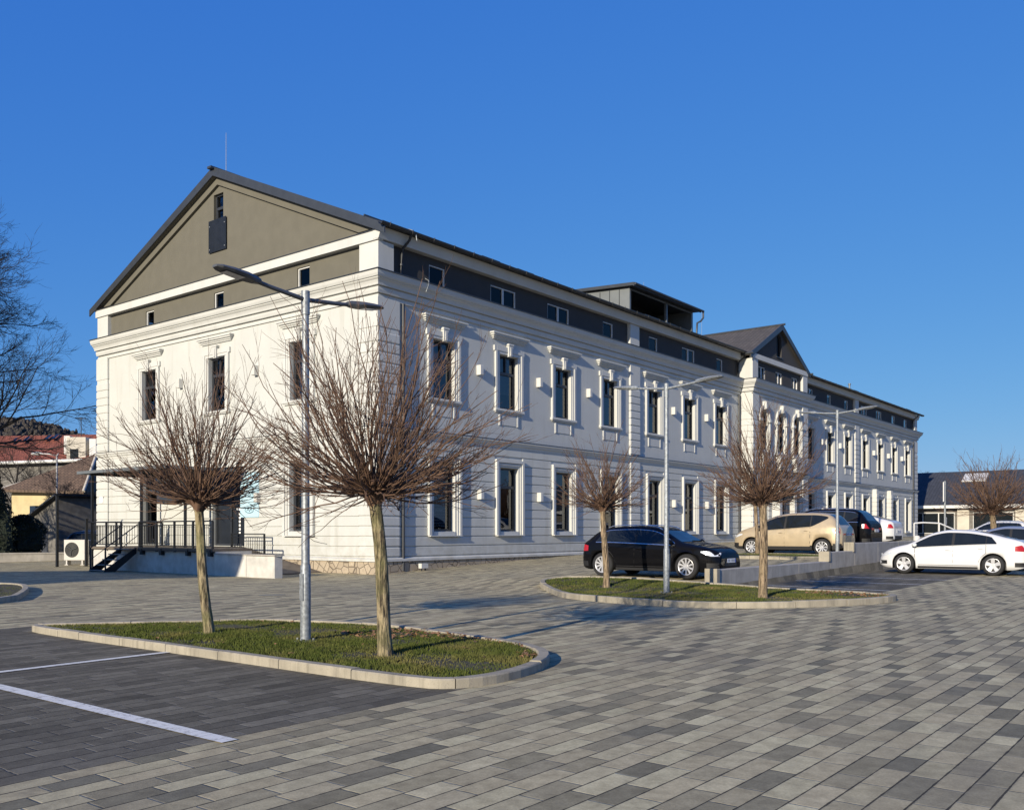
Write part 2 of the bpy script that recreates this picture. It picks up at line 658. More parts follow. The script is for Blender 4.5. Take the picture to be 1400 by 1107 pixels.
def part(mb, name, mats, parent, label=None, **k):
    """mesh made in world coordinates, re-based on its parent"""
    if parent.matrix_basis != parent.matrix_basis.Identity(4):
        inv = parent.matrix_basis.inverted()
        mb.v = [tuple(inv @ Vector(v)) for v in mb.v]
    o = mb.build(name, mats, parent, **k)
    if label:
        o['label'] = label
    return o


def sstep(a, b, x):
    if a == b:
        return float(x >= a)
    t_ = max(0., min(1., (x - a) / (b - a)))
    return t_ * t_ * (3 - 2 * t_)


def lin(pts, x):
    if x <= pts[0][0]:
        return pts[0][1]
    for (a, b), (c, d) in zip(pts, pts[1:]):
        if x <= c:
            return b + (d - b) * (x - a) / (c - a)
    return pts[-1][1]


# ------------------------------------------------------------------ terrain
PP = [(-12, -.08), (-6, -.12), (0, 0.), (4, .17), (13.4, .48), (27.5, .88), (40, .98), (120, 1.0)]


def G(x, y):
    base = .005 * max(0, min(60, x + 23.4)) + .62 * sstep(16, 30, x)
    p = lin(PP, x)
    up = p + .30 * sstep(0, 11, -y) * sstep(-6, -1, x) * (1 - sstep(14, 26, x))
    wx = sstep(-9.5, -1.2, x)
    if y < -14.2 and x > -1.7:
        wy = 0.
    elif x > -1.7:
        wy = 1.
    else:
        wy = sstep(-17, -11, y)
    h = base + (up - base) * wx * wy
    return h * (1 - .9 * sstep(90, 200, abs(x) + abs(y)))


def axis(fine0, fine1, step, extra, outs):
    v = []
    a = fine0
    while a < fine1 + 1e-6:
        v.append(round(a, 3))
        a += step
    return sorted(set(v + extra + outs))


xs = axis(-32, 60, .8, [-1.75, -1.65], [-1500, -700, -350, -200, -120, -80, -60, -48, -40, 66, 75, 90, 120, 180, 300, 600, 1500])
ys = axis(-32, 30, .8, [-14.25, -14.15], [-1500, -700, -350, -200, -120, -80, -60, -48, -40, 36, 45, 60, 90, 150, 300, 600, 1500])
g = MB()
nx = len(xs)
g.add([(x, y, G(x, y)) for y in ys for x in xs],
      [(j * nx + i, j * nx + i + 1, (j + 1) * nx + i + 1, (j + 1) * nx + i) for j in range(len(ys) - 1) for i in range(nx - 1)], 0, True)
ground = g.build('ground', M['paving'], recalc=False)
tag(ground, 'grey and beige concrete block paving of the yard', 'paving', kind='structure')


def strip(mb, x0, y0, x1, y1, wdt, off=.004, n=14):
    dx, dy = x1 - x0, y1 - y0
    L = sqrt(dx * dx + dy * dy)
    nx_, ny_ = -dy / L * wdt / 2, dx / L * wdt / 2
    vs = []
    for i in range(n + 1):
        a = x0 + dx * i / n
        b = y0 + dy * i / n
        for s_ in (-1, 1):
            px, py = a + s_ * nx_, b + s_ * ny_
            vs.append((px, py, G(px, py) + off + .004))
    mb.add(vs, [(2 * i, 2 * i + 1, 2 * i + 3, 2 * i + 2) for i in range(n)])


for (a, b, c, d, lw, lb) in [
        (-26, -13.85, -16.75, -13.85, .12, 'white bay line running up to the long kerb of the near grass island'),
        (-19.28, -13.9, -19.28, -18.75, .14, 'broad white bay line across the dark paving in the left foreground'),
        (.45, -14.4, .15, -17.9, .10, 'white bay line in the lower car park nearest the far grass island'),
        (3.05, -14.4, 3.05, -17.9, .10, 'white bay line in the lower car park by the middle of the concrete wall'),
        (5.7, -14.4, 5.7, -17.9, .10, 'white bay line beside the front of the white liftback')]:
    mb = MB()
    strip(mb, a, b, c, d, lw)
    tag(mb.build('bay_marking', M['white_paint'], recalc=False), lb, 'road marking', 'white bay lines', kind='structure')

# manhole on the road
mb = MB()
mx, my = -9.7, -6.6
ring = [(mx + .32 * cos(k * pi / 12), my + .32 * sin(k * pi / 12)) for k in range(24)]
mb.add([(a, b, G(a, b) + .006) for a, b in ring], [tuple(range(24))])
tag(mb.build('manhole_cover', M['roofmetal'], recalc=False), 'round iron manhole cover in the road behind the near grass island', 'manhole cover')


# ------------------------------------------------------------------ grass islands
def chaikin(p, it=2, closed=True):
    for _ in range(it):
        q = []
        for i in range(len(p)):
            a, b = p[i], p[(i + 1) % len(p)]
            q.append((a[0] * .75 + b[0] * .25, a[1] * .75 + b[1] * .25))
            q.append((a[0] * .25 + b[0] * .75, a[1] * .25 + b[1] * .75))
        p = q
    return p


def resample(p, step):
    out = []
    n = len(p)
    for i in range(n):
        a, b = p[i], p[(i + 1) % n]
        L = sqrt((b[0] - a[0]) ** 2 + (b[1] - a[1]) ** 2)
        k = max(1, int(L / step))
        for j in range(k):
            out.append((a[0] + (b[0] - a[0]) * j / k, a[1] + (b[1] - a[1]) * j / k))
    return out


def area(p):
    return .5 * sum(p[i][0] * p[(i + 1) % len(p)][1] - p[(i + 1) % len(p)][0] * p[i][1] for i in range(len(p)))


def inset(p, d):
    if area(p) < 0:
        p = p[::-1]
    n = len(p)
    out = []
    for i in range(n):
        a, b = p[(i - 1) % n], p[(i + 1) % n]
        dx, dy = b[0] - a[0], b[1] - a[1]
        L = sqrt(dx * dx + dy * dy) or 1
        out.append((p[i][0] - dy / L * d, p[i][1] + dx / L * d))
    return out


def inside(p, x, y):
    c = False
    n = len(p)
    j = n - 1
    for i in range(n):
        if (p[i][1] > y) != (p[j][1] > y) and x < (p[j][0] - p[i][0]) * (y - p[i][1]) / (p[j][1] - p[i][1]) + p[i][0]:
            c = not c
        j = i
    return c


TRUNKS = [(-15.79, -13.21), (-15.81, -16.85), (-3.91, -12.26), (-5.04, -16.88), (9.0, -10.6)]


def island(outline, hk, nblades, bl, kl, il, leaves=0, leafzone=None, corner=2, topf=None, hs=.46):
    p = resample(chaikin(outline, corner), .12)
    if area(p) < 0:
        p = p[::-1]
    q = inset(p, .14)
    H = topf or (lambda x, y: G(x, y) + hk)
    mb = MB()
    n = len(p)
    rr = random.Random(3)
    acc = 0.
    pa = inset(p, .012)
    qa = inset(p, .128)
    i = 0
    while i < n:
        k = min(9, n - i)              # one kerb stone of about a metre
        dz = rr.uniform(-.008, .008)
        vs, fs = [], []
        m_ = k + 1
        for t_ in range(m_):
            a = (i + t_) % n
            e = (.006 if t_ == 0 else (-.006 if t_ == k else 0))
            nxt = p[(a + 1) % n]
            prv = p[(a - 1) % n]
            L = sqrt((nxt[0] - prv[0]) ** 2 + (nxt[1] - prv[1]) ** 2) or 1
            ex, ey = (nxt[0] - prv[0]) / L * e, (nxt[1] - prv[1]) / L * e
            z0 = G(*p[a]) - .06
            zt = H(*p[a]) + dz
            for (pt, z) in ((p[a], z0), (p[a], zt - .014), (pa[a], zt), (qa[a], zt), (q[a], zt - .014), (q[a], z0)):
                vs.append((pt[0] + ex, pt[1] + ey, z))
        for t_ in range(k):
            for c in range(5):
                fs.append((t_ * 6 + c, t_ * 6 + c + 1, (t_ + 1) * 6 + c + 1, (t_ + 1) * 6 + c))
        fs += [tuple(range(6)), tuple(range(k * 6, k * 6 + 6))]
        mb.add(vs, fs)
        i += k
    kb = mb.build('kerb', M['kerb'])
    tag(kb, kl, 'kerb', kind='structure')
    # soil
    cx, cy = sum(a for a, b in q) / n, sum(b for a, b in q) / n
    mb = MB()
    rings = 7
    vs = []
    for r in range(rings):
        f = 1 - r / rings
        for a, b in q:
            x, y = cx + (a - cx) * f, cy + (b - cy) * f
            z = H(a, b) * f + (1 - f) * (H(cx, cy)) - .035 + .05 * (1 - f * f) + .012 * mnoise.noise(Vector((x * 2, y * 2, 0)))
            vs.append((x, y, z))
    vs.append((cx, cy, H(cx, cy) + .02))
    fs = []
    for r in range(rings - 1):
        for i in range(n):
            j = (i + 1) % n
            fs.append((r * n + i, r * n + j, (r + 1) * n + j, (r + 1) * n + i))
    for i in range(n):
        fs.append(((rings - 1) * n + i, (rings - 1) * n + (i + 1) % n, rings * n))
    mb.add(vs, fs, 0, True)
    so_ = mb.build('soil', M['soil'])
    tag(so_, il, 'soil', kind='structure')

    def soilz(x, y):
        # nearest boundary factor
        dx, dy = x - cx, y - cy
        best = .5
        d = sqrt(dx * dx + dy * dy)
        ang = atan2(dy, dx)
        R = None
        bd = 9
        for a, b in q[::2]:
            e = abs((atan2(b - cy, a - cx) - ang + pi) % (2 * pi) - pi)
            if e < bd:
                bd = e
                R = (a, b)
        rd = sqrt((R[0] - cx) ** 2 + (R[1] - cy) ** 2)
        f = min(1, d / rd)
        return H(*R) * f + (1 - f) * H(cx, cy) - .035 + .05 * (1 - f * f)
    # grass blades
    mb = MB()
    x0, x1 = min(a for a, b in q), max(a for a, b in q)
    y0, y1 = min(b for a, b in q), max(b for a, b in q)
    rr = random.Random(11)
    q2 = inset(q, .015)
    gz = {}
    c = 0
    vs, fs = [], []
    while c < nblades:
        x, y = rr.uniform(x0, x1), rr.uniform(y0, y1)
        if not inside(q2, x, y):
            continue
        c += 1
        dn = mnoise.noise(Vector((x * 1.3, y * 1.3, 4)))
        if dn < -.25 and rr.random() < .6:
            continue
        if leafzone and leafzone(x, y) and rr.random() < .45:
            continue
        if rr.random() < .85 and min((x - a_) ** 2 + (y - b_) ** 2 for a_, b_ in TRUNKS) < .05 + .03 * dn:
            continue
        key = (int(x * 5), int(y * 5))
        if key not in gz:
            gz[key] = soilz((key[0] + .5) / 5, (key[1] + .5) / 5)
        z = gz[key]
        for _ in range(2):
            h = rr.uniform(.035, .085) * hs * (1 + .8 * dn)
            a = rr.uniform(0, 2 * pi)
            wd = rr.uniform(.004, .008)
            lx, ly = rr.gauss(0, .35) * h, rr.gauss(0, .35) * h
            xx, yy = x + rr.uniform(-.03, .03), y + rr.uniform(-.03, .03)
            o = len(vs)
            vs += [(xx - wd * cos(a), yy - wd * sin(a), z - .01), (xx + wd * cos(a), yy + wd * sin(a), z - .01), (xx + lx, yy + ly, z + h)]
            fs.append((o, o + 1, o + 2))
    mb.add(vs, fs)
    gr = mb.build('grass', M['grass'], recalc=False)
    tag(gr, bl, 'grass', kind='stuff')
    if leaves:
        mb = MB()
        c = 0
        for _ in range(60000):
            if c >= leaves:
                break
            x, y = rr.uniform(x0, x1), rr.uniform(y0, y1)
            if not inside(q2, x, y):
                continue
            if leafzone and not leafzone(x, y) and rr.random() < .985:
                continue
            c += 1
            z = soilz(x, y) + rr.uniform(.01, .04)
            a = rr.uniform(0, 2 * pi)
            L = rr.uniform(.02, .045)
            W = L * .55
            ca, sa = cos(a), sin(a)
            t1, t2 = rr.uniform(-.02, .02), rr.uniform(-.02, .02)
            mb.add([(x - ca * L, y - sa * L, z), (x + sa * W, y - ca * W, z + t1), (x + ca * L, y + sa * L, z + t2), (x - sa * W, y + ca * W, z + abs(t1))], [(0, 1, 2, 3)])
        lv = mb.build('fallen_leaves', M['leaf'], recalc=False)
        tag(lv, 'dry brown fallen leaves gathered along the kerb of the ' + bl.split('of the ')[-1], 'leaves', kind='stuff')
    return soilz


ISL1 = [(-16.85, -10.1), (-16.8, -14), (-16.8, -18.2), (-16.55, -18.65), (-15.8, -18.75), (-14.7, -18.45), (-13.95, -17.7),
        (-13.6, -16.6), (-13.4, -15.2), (-13.3, -14.0), (-13.55, -12.8), (-14.1, -11.8), (-15.0, -11.05), (-16.0, -10.25), (-16.6, -9.7)]
sz1 = island(ISL1, .105, 42000, 'short green grass of the near island around two globe trees', 'concrete kerb around the near grass island', 'bare soil under the near grass island',
             380, lambda x, y: y < -14.8 and (x + 15.25) ** 2 + (y + 16.9) ** 2 > 1.5 and x > -14.9, 2)
ISL2 = [(-3.2, -9.6), (-4.4, -10.9), (-5.5, -12.1), (-6.5, -13.7), (-7.0, -15.4), (-6.8, -16.7), (-5.7, -17.9), (-4.2, -18.7),
        (-3.0, -19.0), (-2.4, -18.7), (-2.25, -17.6), (-2.1, -16.2), (-1.95, -14.2), (-1.9, -12), (-2.0, -10.2), (-2.5, -9.5)]
sz2 = island(ISL2, .13, 24000, 'short green grass of the far island between black hatchback and yard', 'concrete kerb around the far grass island',
             'bare soil under the far grass island', 260, lambda x, y: y < -17.2 and x > -3.7, 2)
ISL3 = [(-14.6, -4.2), (-13.4, -2.2), (-12.6, -.6), (-12.0, 1.0), (-12.4, 2.4), (-14, 3.4), (-18, 3.6), (-18, -4.2)]
sz3 = island(ISL3, .13, 5000, 'yellowish grass of the small island cut off by the left picture edge', 'concrete kerb of the island cut off by the left picture edge',
             'bare soil of the island at the left picture edge', 0, None, 2)
ISL4 = [(7.7, -13.6), (7.7, -8.2), (9.6, -8.2), (9.6, -13.6)]
sz4 = island(ISL4, .11, 3500, 'sparse grass of the planting strip beside the gold car', 'low kerb of the planting strip beside the gold car',
             'bare soil of the planting strip beside the gold car', 0, None, 1)
# ------------------------------------------------------------------ main building
BL, BW = 70.6, 20.0
RX0, RX1, RP = 30.85, 39.9, .8       # projecting centre bay
bld = empty('building', (0, 0, 0), 0, 'long two storey white stucco building with rusticated ground floor, dark grey attic and pitched roof', 'building')


def FF(t, d, z):                        # street front: t along, d outwards (negative y)
    return (t, -d, z)


def FR(t, d, z):                        # front of centre bay
    return (t, -RP - d, z)


def FG(t, d, z):                        # gable end
    return (-d, t, z)


def FB(t, d, z):                        # far end
    return (BL + d, t, z)


def FK(t, d, z):                        # rear
    return (t, BW + d, z)


def FRL(t, d, z):                       # left return of the centre bay, t = distance out from the facade
    return (RX0 - d, -t, z)


def FRR(t, d, z):
    return (RX1 + d, -t, z)


def sheet(mb, F, t0, t1, z0, z1, ops=(), dep=.24, mi=0, arches=()):
    ts = sorted({t0, t1, *[o[0] for o in ops], *[o[1] for o in ops]})
    zs = sorted({z0, z1, *[o[2] for o in ops], *[o[3] for o in ops]})
    for a, b in zip(ts, ts[1:]):
        for c, d in zip(zs, zs[1:]):
            m1, m2 = (a + b) / 2, (c + d) / 2
            if any(o[0] < m1 < o[1] and o[2] < m2 < o[3] for o in ops):
                continue
            mb.quad(F(a, 0, c), F(b, 0, c), F(b, 0, d), F(a, 0, d), mi)
    for (a, b, c, d) in ops:
        arch = (a, b, c, d) in arches
        r = (b - a) / 2
        zt = d - r if arch else d
        mb.quad(F(a, 0, c), F(a, -dep, c), F(a, -dep, zt), F(a, 0, zt), mi)
        mb.quad(F(b, 0, c), F(b, -dep, c), F(b, -dep, zt), F(b, 0, zt), mi)
        mb.quad(F(a, 0, c), F(b, 0, c), F(b, -dep, c), F(a, -dep, c), mi)
        if not arch:
            mb.quad(F(a, 0, d), F(b, 0, d), F(b, -dep, d), F(a, -dep, d), mi)
        else:
            tc = (a + b) / 2
            N = 14
            P = [(tc - r * cos(pi * i / N), zt + r * sin(pi * i / N)) for i in range(N + 1)]
            for (p, q), (p2, q2) in zip(P, P[1:]):
                mb.quad(F(p, 0, q), F(p2, 0, q2), F(p2, 0, d), F(p, 0, d), mi)
                mb.quad(F(p, 0, q), F(p2, 0, q2), F(p2, -dep, q2), F(p, -dep, q), mi)


TW = [3.5, 7.6, 11.65, 15.7, 20.1, 24.1, 28.1]
TW2 = [42.9, 46.9, 50.9, 55.2, 59.3, 63.4, 67.5]
ALLW = TW + TW2
GW = [4.43, 10.0, 15.4]
RW_ = [32.6, 35.35, 38.1]
HW = .62
UP = (6.77, 9.05)
LO = (1.57, 4.26)
ZC = 10.1

wall = MB()
opsF = [(t - HW, t + HW, *UP) for t in ALLW] + [(t - HW, t + HW, *LO) for t in ALLW]
opsA = [o for o in opsF if o[1] < RX0]
opsB = [o for o in opsF if o[0] > RX1]
sheet(wall, FF, 0, RX0, -.6, ZC + .9, opsA)
sheet(wall, FF, RX1, BL, -.6, ZC + .9, opsB)
opsR = [(t - .6, t + .6, 6.75, 9.3) for t in RW_]
opsRl = [(t - .6, t + .6, 1.57, 4.1) for t in (RW_[0], RW_[2])] + [(RW_[1] - .95, RW_[1] + .95, .95, 4.3)]
sheet(wall, FR, RX0, RX1, -.6, ZC + .9, opsR + opsRl, arches=opsR)
sheet(wall, FRL, 0, RP, -.6, ZC + .9)
sheet(wall, FRR, 0, RP, -.6, ZC + .9)
opsG = [(t - .6, t + .6, *UP) for t in GW] + [(GW[0] - .6, GW[0] + .6, *LO), (14.75, 15.95, .95, 4.3), (8.05, 10.35, .95, 4.3)]
sheet(wall, FG, 0, BW, -.6, ZC + .9, opsG, .26)
sheet(wall, FB, 0, BW, -.6, ZC + .9)
sheet(wall, FK, 0, BL, -.6, ZC + .9)
part(wall, 'wall', M['stucco'], bld)

# interior
it = MB()
it.box(1.6, BL - .4, 2.2, BW - 2.2, -.3, 12.6)
for z in (.7, 5.15, 10.2):
    it.box(.28, BL - .3, .28, BW - .3, z - .12, z)
for x in (5.6, 13.7, 18, 22.1, 26.1, 30.2, 45, 49, 53, 57.2, 61.4, 65.5):
    it.box(x - .06, x + .06, .28, 2.2, .7, 10)
part(it, 'interior', M['interior'], bld)

# rusticated courses of the ground floor
cl = MB()
rc = random.Random(5)


def courses(F, t0, t1, blocks, z0=.62, n=12, h=.3742, d=.042):
    for k in range(n):
        a, b = z0 + k * h, z0 + (k + 1) * h
        cuts = [t0]
        for (p, q, c, e) in sorted(blocks):
            if not (b <= c + .02 or a >= e - .02):
                cuts += [p, q]
        cuts.append(t1)
        for i in range(0, len(cuts), 2):
            if cuts[i + 1] - cuts[i] > .05:
                cl.cbox(cuts[i], cuts[i + 1], -d, 0.002, a + .02, b - .016, .014, 0, lambda x, y, z: F(x, -y, z))


def surr(t, w=.96, lo=1.38, hi=4.62):
    return (t - w, t + w, lo, hi)


courses(FF, 1.03, 17.5, [surr(t) for t in TW if t < 17])
courses(FF, 18.5, RX0, [surr(t) for t in TW if t > 18])
courses(FF, RX1, 52.5, [surr(t) for t in TW2 if t < 52])
courses(FF, 53.5, BL - 1.0, [surr(t) for t in TW2 if t > 53])
courses(FG, 1.0, 19.0, [surr(GW[0], .95), (14.6, 16.1, .6, 4.5), (7.9, 10.5, .6, 4.5)])
courses(FR, RX0 + .9, RX1 - .9, [(RW_[0] - .75, RW_[0] + .75, 1.4, 4.3), (RW_[2] - .75, RW_[2] + .75, 1.4, 4.3), (RW_[1] - 1.1, RW_[1] + 1.1, .6, 4.5)])
part(cl, 'ground_floor_course', M['stucco'], bld)


# quoins
def quoin(name, F, t0, t1, d=.11, zmax=9.0, edge=0, upper=True):
    mb = MB()
    z = .62
    h = .3742
    while z + h < zmax + .01:
        if not (z < 5.44 and z + h > 5.12):
            mb.cbox(t0, t1, -d, .002, z + .022, z + h - .02, .03, 0, lambda x, y, z_: F(x, -y, z_))
        z += h
    mb.box(t0 + .04, t1 - .04, -d + .04, .004, .58, 5.1, 0, lambda x, y, z_: F(x, -y, z_))
    if upper:
        mb.box(t0 + .04, t1 - .04, -d + .04, .004, 5.46, ZC + .03, 0, lambda x, y, z_: F(x, -y, z_))
        mb.box(t0 + .0, t1 - .0, -d + .015, .004, zmax + .04, ZC - .02, 0, lambda x, y, z_: F(x, -y, z_))
    part(mb, 'quoin', M['trimwhite'], bld)


quoin('q', FF, -.11, 1.0)
quoin('q', FF, 17.52, 18.48)
quoin('q', FF, 52.52, 53.48)
quoin('q', FF, BL - 1.0, BL + .11)
quoin('q', FG, 0, .98)
quoin('q', FG, 19.02, BW + .1)
quoin('q', FR, RX0 - .1, RX0 + .85)
quoin('q', FR, RX1 - .85, RX1 + .1)
quoin('q', FF, 57.0, 57.6, .42, 4.9, upper=False)
quoin('q', FF, 61.1, 61.7, .42, 4.9, upper=False)
quoin('q', FRL, .0, .8)
quoin('q', FB, .0, 1.0)


# mouldings swept round the plan
def sweep(prof, path, mi=0, name='cornice', m='trimwhite', closed_prof=True):
    """prof: (d, z) list; path: (x, y) with the outside on the right-hand side of travel"""
    mb = MB()
    n = len(path)
    offs = []
    for i in range(n):
        def nrm(a, b):
            dx, dy = b[0] - a[0], b[1] - a[1]
            L = sqrt(dx * dx + dy * dy)
            return (dy / L, -dx / L)
        if i == 0:
            o = nrm(path[0], path[1])
        elif i == n - 1:
            o = nrm(path[-2], path[-1])
        else:
            a, b = nrm(path[i - 1], path[i]), nrm(path[i], path[i + 1])
            k = 1 + a[0] * b[0] + a[1] * b[1]
            o = ((a[0] + b[0]) / k, (a[1] + b[1]) / k)
        offs.append(o)
    m_ = len(prof)
    vs = [(path[i][0] + offs[i][0] * d, path[i][1] + offs[i][1] * d, z) for i in range(n) for d, z in prof]
    fs = []
    for i in range(n - 1):
        for k in range(m_ - (0 if closed_prof else 1)):
            k2 = (k + 1) % m_
            fs.append((i * m_ + k, i * m_ + k2, (i + 1) * m_ + k2, (i + 1) * m_ + k))
    mb.add(vs, fs)
    mb.add(vs[:m_], [tuple(range(m_))])
    mb.add(vs[-m_:], [tuple(range(m_))])
    return part(mb, name, M[m], bld)


PATH = [(0, BW), (0, 0), (RX0, 0), (RX0, -RP), (RX1, -RP), (RX1, 0), (BL, 0), (BL, BW)]
ZT = 10.97
sweep([(-.02, 10.06), (.06, 10.06), (.06, 10.2), (.03, 10.2), (.03, 10.24), (.14, 10.24), (.17, 10.34), (.18, 10.44), (.14, 10.44), (.14, 10.48), (.25, 10.48), (.27, 10.56),
       (.31, 10.64), (.37, 10.69), (.37, 10.72), (.42, 10.74), (.46, 10.82), (.49, 10.95), (-.02, ZT)], PATH)
sweep([(-.02, ZT + .002), (.53, 10.955), (.53, 10.985), (-.02, 11.02)], PATH, name='cornice_flashing', m='roofmetal')
sweep([(-.02, 5.08), (.05, 5.1), (.07, 5.2), (.12, 5.22), (.15, 5.3), (.2, 5.34), (.2, 5.4), (-.02, 5.44)], PATH, name='string_course')
sweep([(-.02, 5.443), (.22, 5.405), (.22, 5.42), (-.02, 5.47)], PATH, name='string_course_flashing', m='roofmetal')
sweep([(-.02, .46), (.16, .46), (.16, .55), (.06, .60), (-.02, .60)], PATH, name='plinth_ledge')
# stone plinth, broken where the ground has risen above it
mb = MB()
mb.box(-.10, 14.2, -.10, .02, -.7, .455)
mb.box(-.10, .02, .021, BW + .1, -.7, .455)
part(mb, 'stone_plinth', M['stone'], bld)

# attic storey
A0, A1 = 10.98, 12.22
att = MB()
AW = [(3.25, .45), (7.4, .85), (11.45, .85), (15.7, .45), (20.2, .45), (24.2, .75), (28.2, .4),
      (43.0, .6), (47, .4), (50.9, .4), (55.3, .75), (59.3, .75), (63.5, .45), (67.3, .45)]
aops = [(t - w_, t + w_, 11.16, 11.93) for t, w_ in AW]
AD = .12                                  # attic stands back from the wall face


def FFa(t, d, z):
    return (t, AD - d, z)


def FGa(t, d, z):
    return (AD - d, t, z)


def FRa(t, d, z):
    return (t, -RP + AD - d, z)


sheet(att, FFa, AD, RX0 + AD, A0, A1 + .3, [o for o in aops if o[1] < RX0], .12)
sheet(att, FFa, RX1 - AD, BL, A0, A1 + .3, [o for o in aops if o[0] > RX1], .12)
raops = [(t - .55, t + .55, 11.15, 12.0) for t in RW_]
sheet(att, FRa, RX0 + AD, RX1 - AD, A0, A1 + .3, raops, .16)
gaops = [(4.0, 4.75, 11.17, 11.98), (9.7, 10.4, 11.17, 11.9), (15.2, 15.9, 11.17, 11.9)]
part(att, 'attic_wall', M['atticdark'], bld)
att = MB()
sheet(att, FGa, AD, BW - AD, A0, A1 + .3, gaops, .14)
part(att, 'attic_wall', M['atticgrey'], bld)

# gable triangle
RZ0, SL = 12.62, .4306                    # eave height at y = -.45 and slope


def rz(y):
    return RZ0 + (min(y, BW - y) + .45) * SL


gt = MB()
N = 16
gw0, gw1, gz0, gz1 = 9.72, 10.42, 14.1, 16.15
ysg = sorted({AD, BW - AD, 10.0, gw0, gw1, *[AD + (BW - 2 * AD) * i / N for i in range(N + 1)]})
for a, b in zip(ysg, ysg[1:]):
    ta, tb = rz(a) - .02, rz(b) - .02
    if gw0 <= a and b <= gw1:
        gt.quad((AD, a, A1 + .2), (AD, b, A1 + .2), (AD, b, gz0), (AD, a, gz0))
        gt.quad((AD, a, gz1), (AD, b, gz1), (AD, b, tb), (AD, a, ta))
    else:
        gt.quad((AD, a, A1 + .2), (AD, b, A1 + .2), (AD, b, tb), (AD, a, ta))
for a, b in (((gw0, gz0), (gw0, gz1)), ((gw1, gz0), (gw1, gz1)), ((gw0, gz0), (gw1, gz0)), ((gw0, gz1), (gw1, gz1))):
    gt.quad((AD, *a), (AD, *b), (AD + .22, *b), (AD + .22, *a))
# raised raking band under the verge
for s_ in (0, 1):
    for k in range(2):
        pass
    yy = lambda v: v if s_ == 0 else BW - v
    p = [(AD - .12, yy(.30), rz(.30) - .30), (AD - .12, yy(10), rz(10) - .30), (AD - .12, yy(10), rz(10) - .62), (AD - .12, yy(1.05), rz(.30) - .30)]
    gt.extr(p, (.13, 0, 0))
part(gt, 'gable_wall', M['atticgrey'], bld)

# white fascia beams and pilasters of the attic
fb = MB()
for (a, b, y0) in ((-.14, RX0 - .06, 0.), (RX1 + .06, BL + .14, 0.)):
    # sloped soffit box along the eaves
    prof = [(-.16, 12.2), (-.30, 12.58), (AD + .02, 12.6), (AD + .02, 12.2)]
    fb.extr([(a, y0 + d, z) for d, z in prof], (b - a, 0, 0))
part(fb, 'eaves_fascia', M['trimwhite'], bld)
fb = MB()
fb.box(-.13, AD + .02, -.12, BW + .12, 12.16, 12.50)
part(fb, 'gable_beam', M['trimwhite'], bld)
mb = MB()
mb.box(-.17, AD, -.18, BW + .18, 12.503, 12.53)
part(mb, 'beam_flashing', M['roofmetal'], bld)
def pl_box(*a):
    m_ = MB()
    m_.box(*a)
    part(m_, 'attic_pilaster', M['trimwhite'], bld)


for t in (18.0, 53.0):
    pl_box(t - .45, t + .45, -.06, AD + .01, A0 + .04, 12.199)
pl_box(-.06, .72, -.06, AD + .01, A0 + .05, 12.159)
pl_box(-.06, AD + .01, AD + .011, .95, A0 + .05, 12.159)
pl_box(-.06, AD + .01, BW - .95, BW + .05, A0 + .05, 12.159)
pl_box(BL - .75, BL + .05, -.06, AD + .01, A0 + .04, 12.199)
# centre bay piers
pl_box(RX0 - .06, RX0 + .75, -RP - .06, -RP + AD + .01, A0 + .04, 12.3)
pl_box(RX1 - .75, RX1 + .06, -RP - .06, -RP + AD + .01, A0 + .04, 12.3)
pl_box(RX0 - .06, RX0 + .06, -RP + AD + .011, .3, A0 + .04, 12.3)
pl_box(RX1 - .06, RX1 + .06, -RP + AD + .011, .3, A0 + .04, 12.3)
pl_box(RX0 - .1, RX1 + .1, -RP - .1, -RP + AD + .01, 12.301, 12.62)

# main roof
rf = MB()
RT = .26
for s_ in (0, 1):
    yy = (lambda v: v) if s_ == 0 else (lambda v: BW - v)
    P = [(-.18, yy(-.45), RZ0), (-.18, yy(10), rz(10)), (-.18, yy(10), rz(10) - RT), (-.18, yy(-.45), RZ0 - RT * .3)]
    rf.extr(P, (BL + .6, 0, 0))
part(rf, 'roof', M['rooftile'], bld)
mb = MB()                                  # verge boards on the gable end
for s_ in (0, 1):
    yy = (lambda v: v) if s_ == 0 else (lambda v: BW - v)
    P = [(-.23, yy(-.55), RZ0 - .02), (-.23, yy(10), rz(10) + .07), (-.23, yy(10), rz(10) - .30), (-.23, yy(-.55), RZ0 - .34)]
    mb.extr(P, (.05, 0, 0))
    P = [(-.20, yy(-.55), RZ0 + .012), (-.20, yy(10), rz(10) + .075), (-.20, yy(10), rz(10) + .045), (-.20, yy(-.55), RZ0 - .02)]
    mb.extr(P, (.34, 0, 0))
    pass
part(mb, 'verge_board', M['roofmetal'], bld)
sf = MB()                                  # grey soffit strip seen between verge and gable
for s_ in (0, 1):
    yy = (lambda v: v) if s_ == 0 else (lambda v: BW - v)
    P = [(-.17, yy(.0), rz(0) - .27), (-.17, yy(10), rz(10) - .27), (AD, yy(10), rz(10) - .27), (AD, yy(.0), rz(0) - .27)]
    sf.extr(P, (0, 0, -.03))
part(sf, 'verge_soffit', M['atticgrey'], bld)
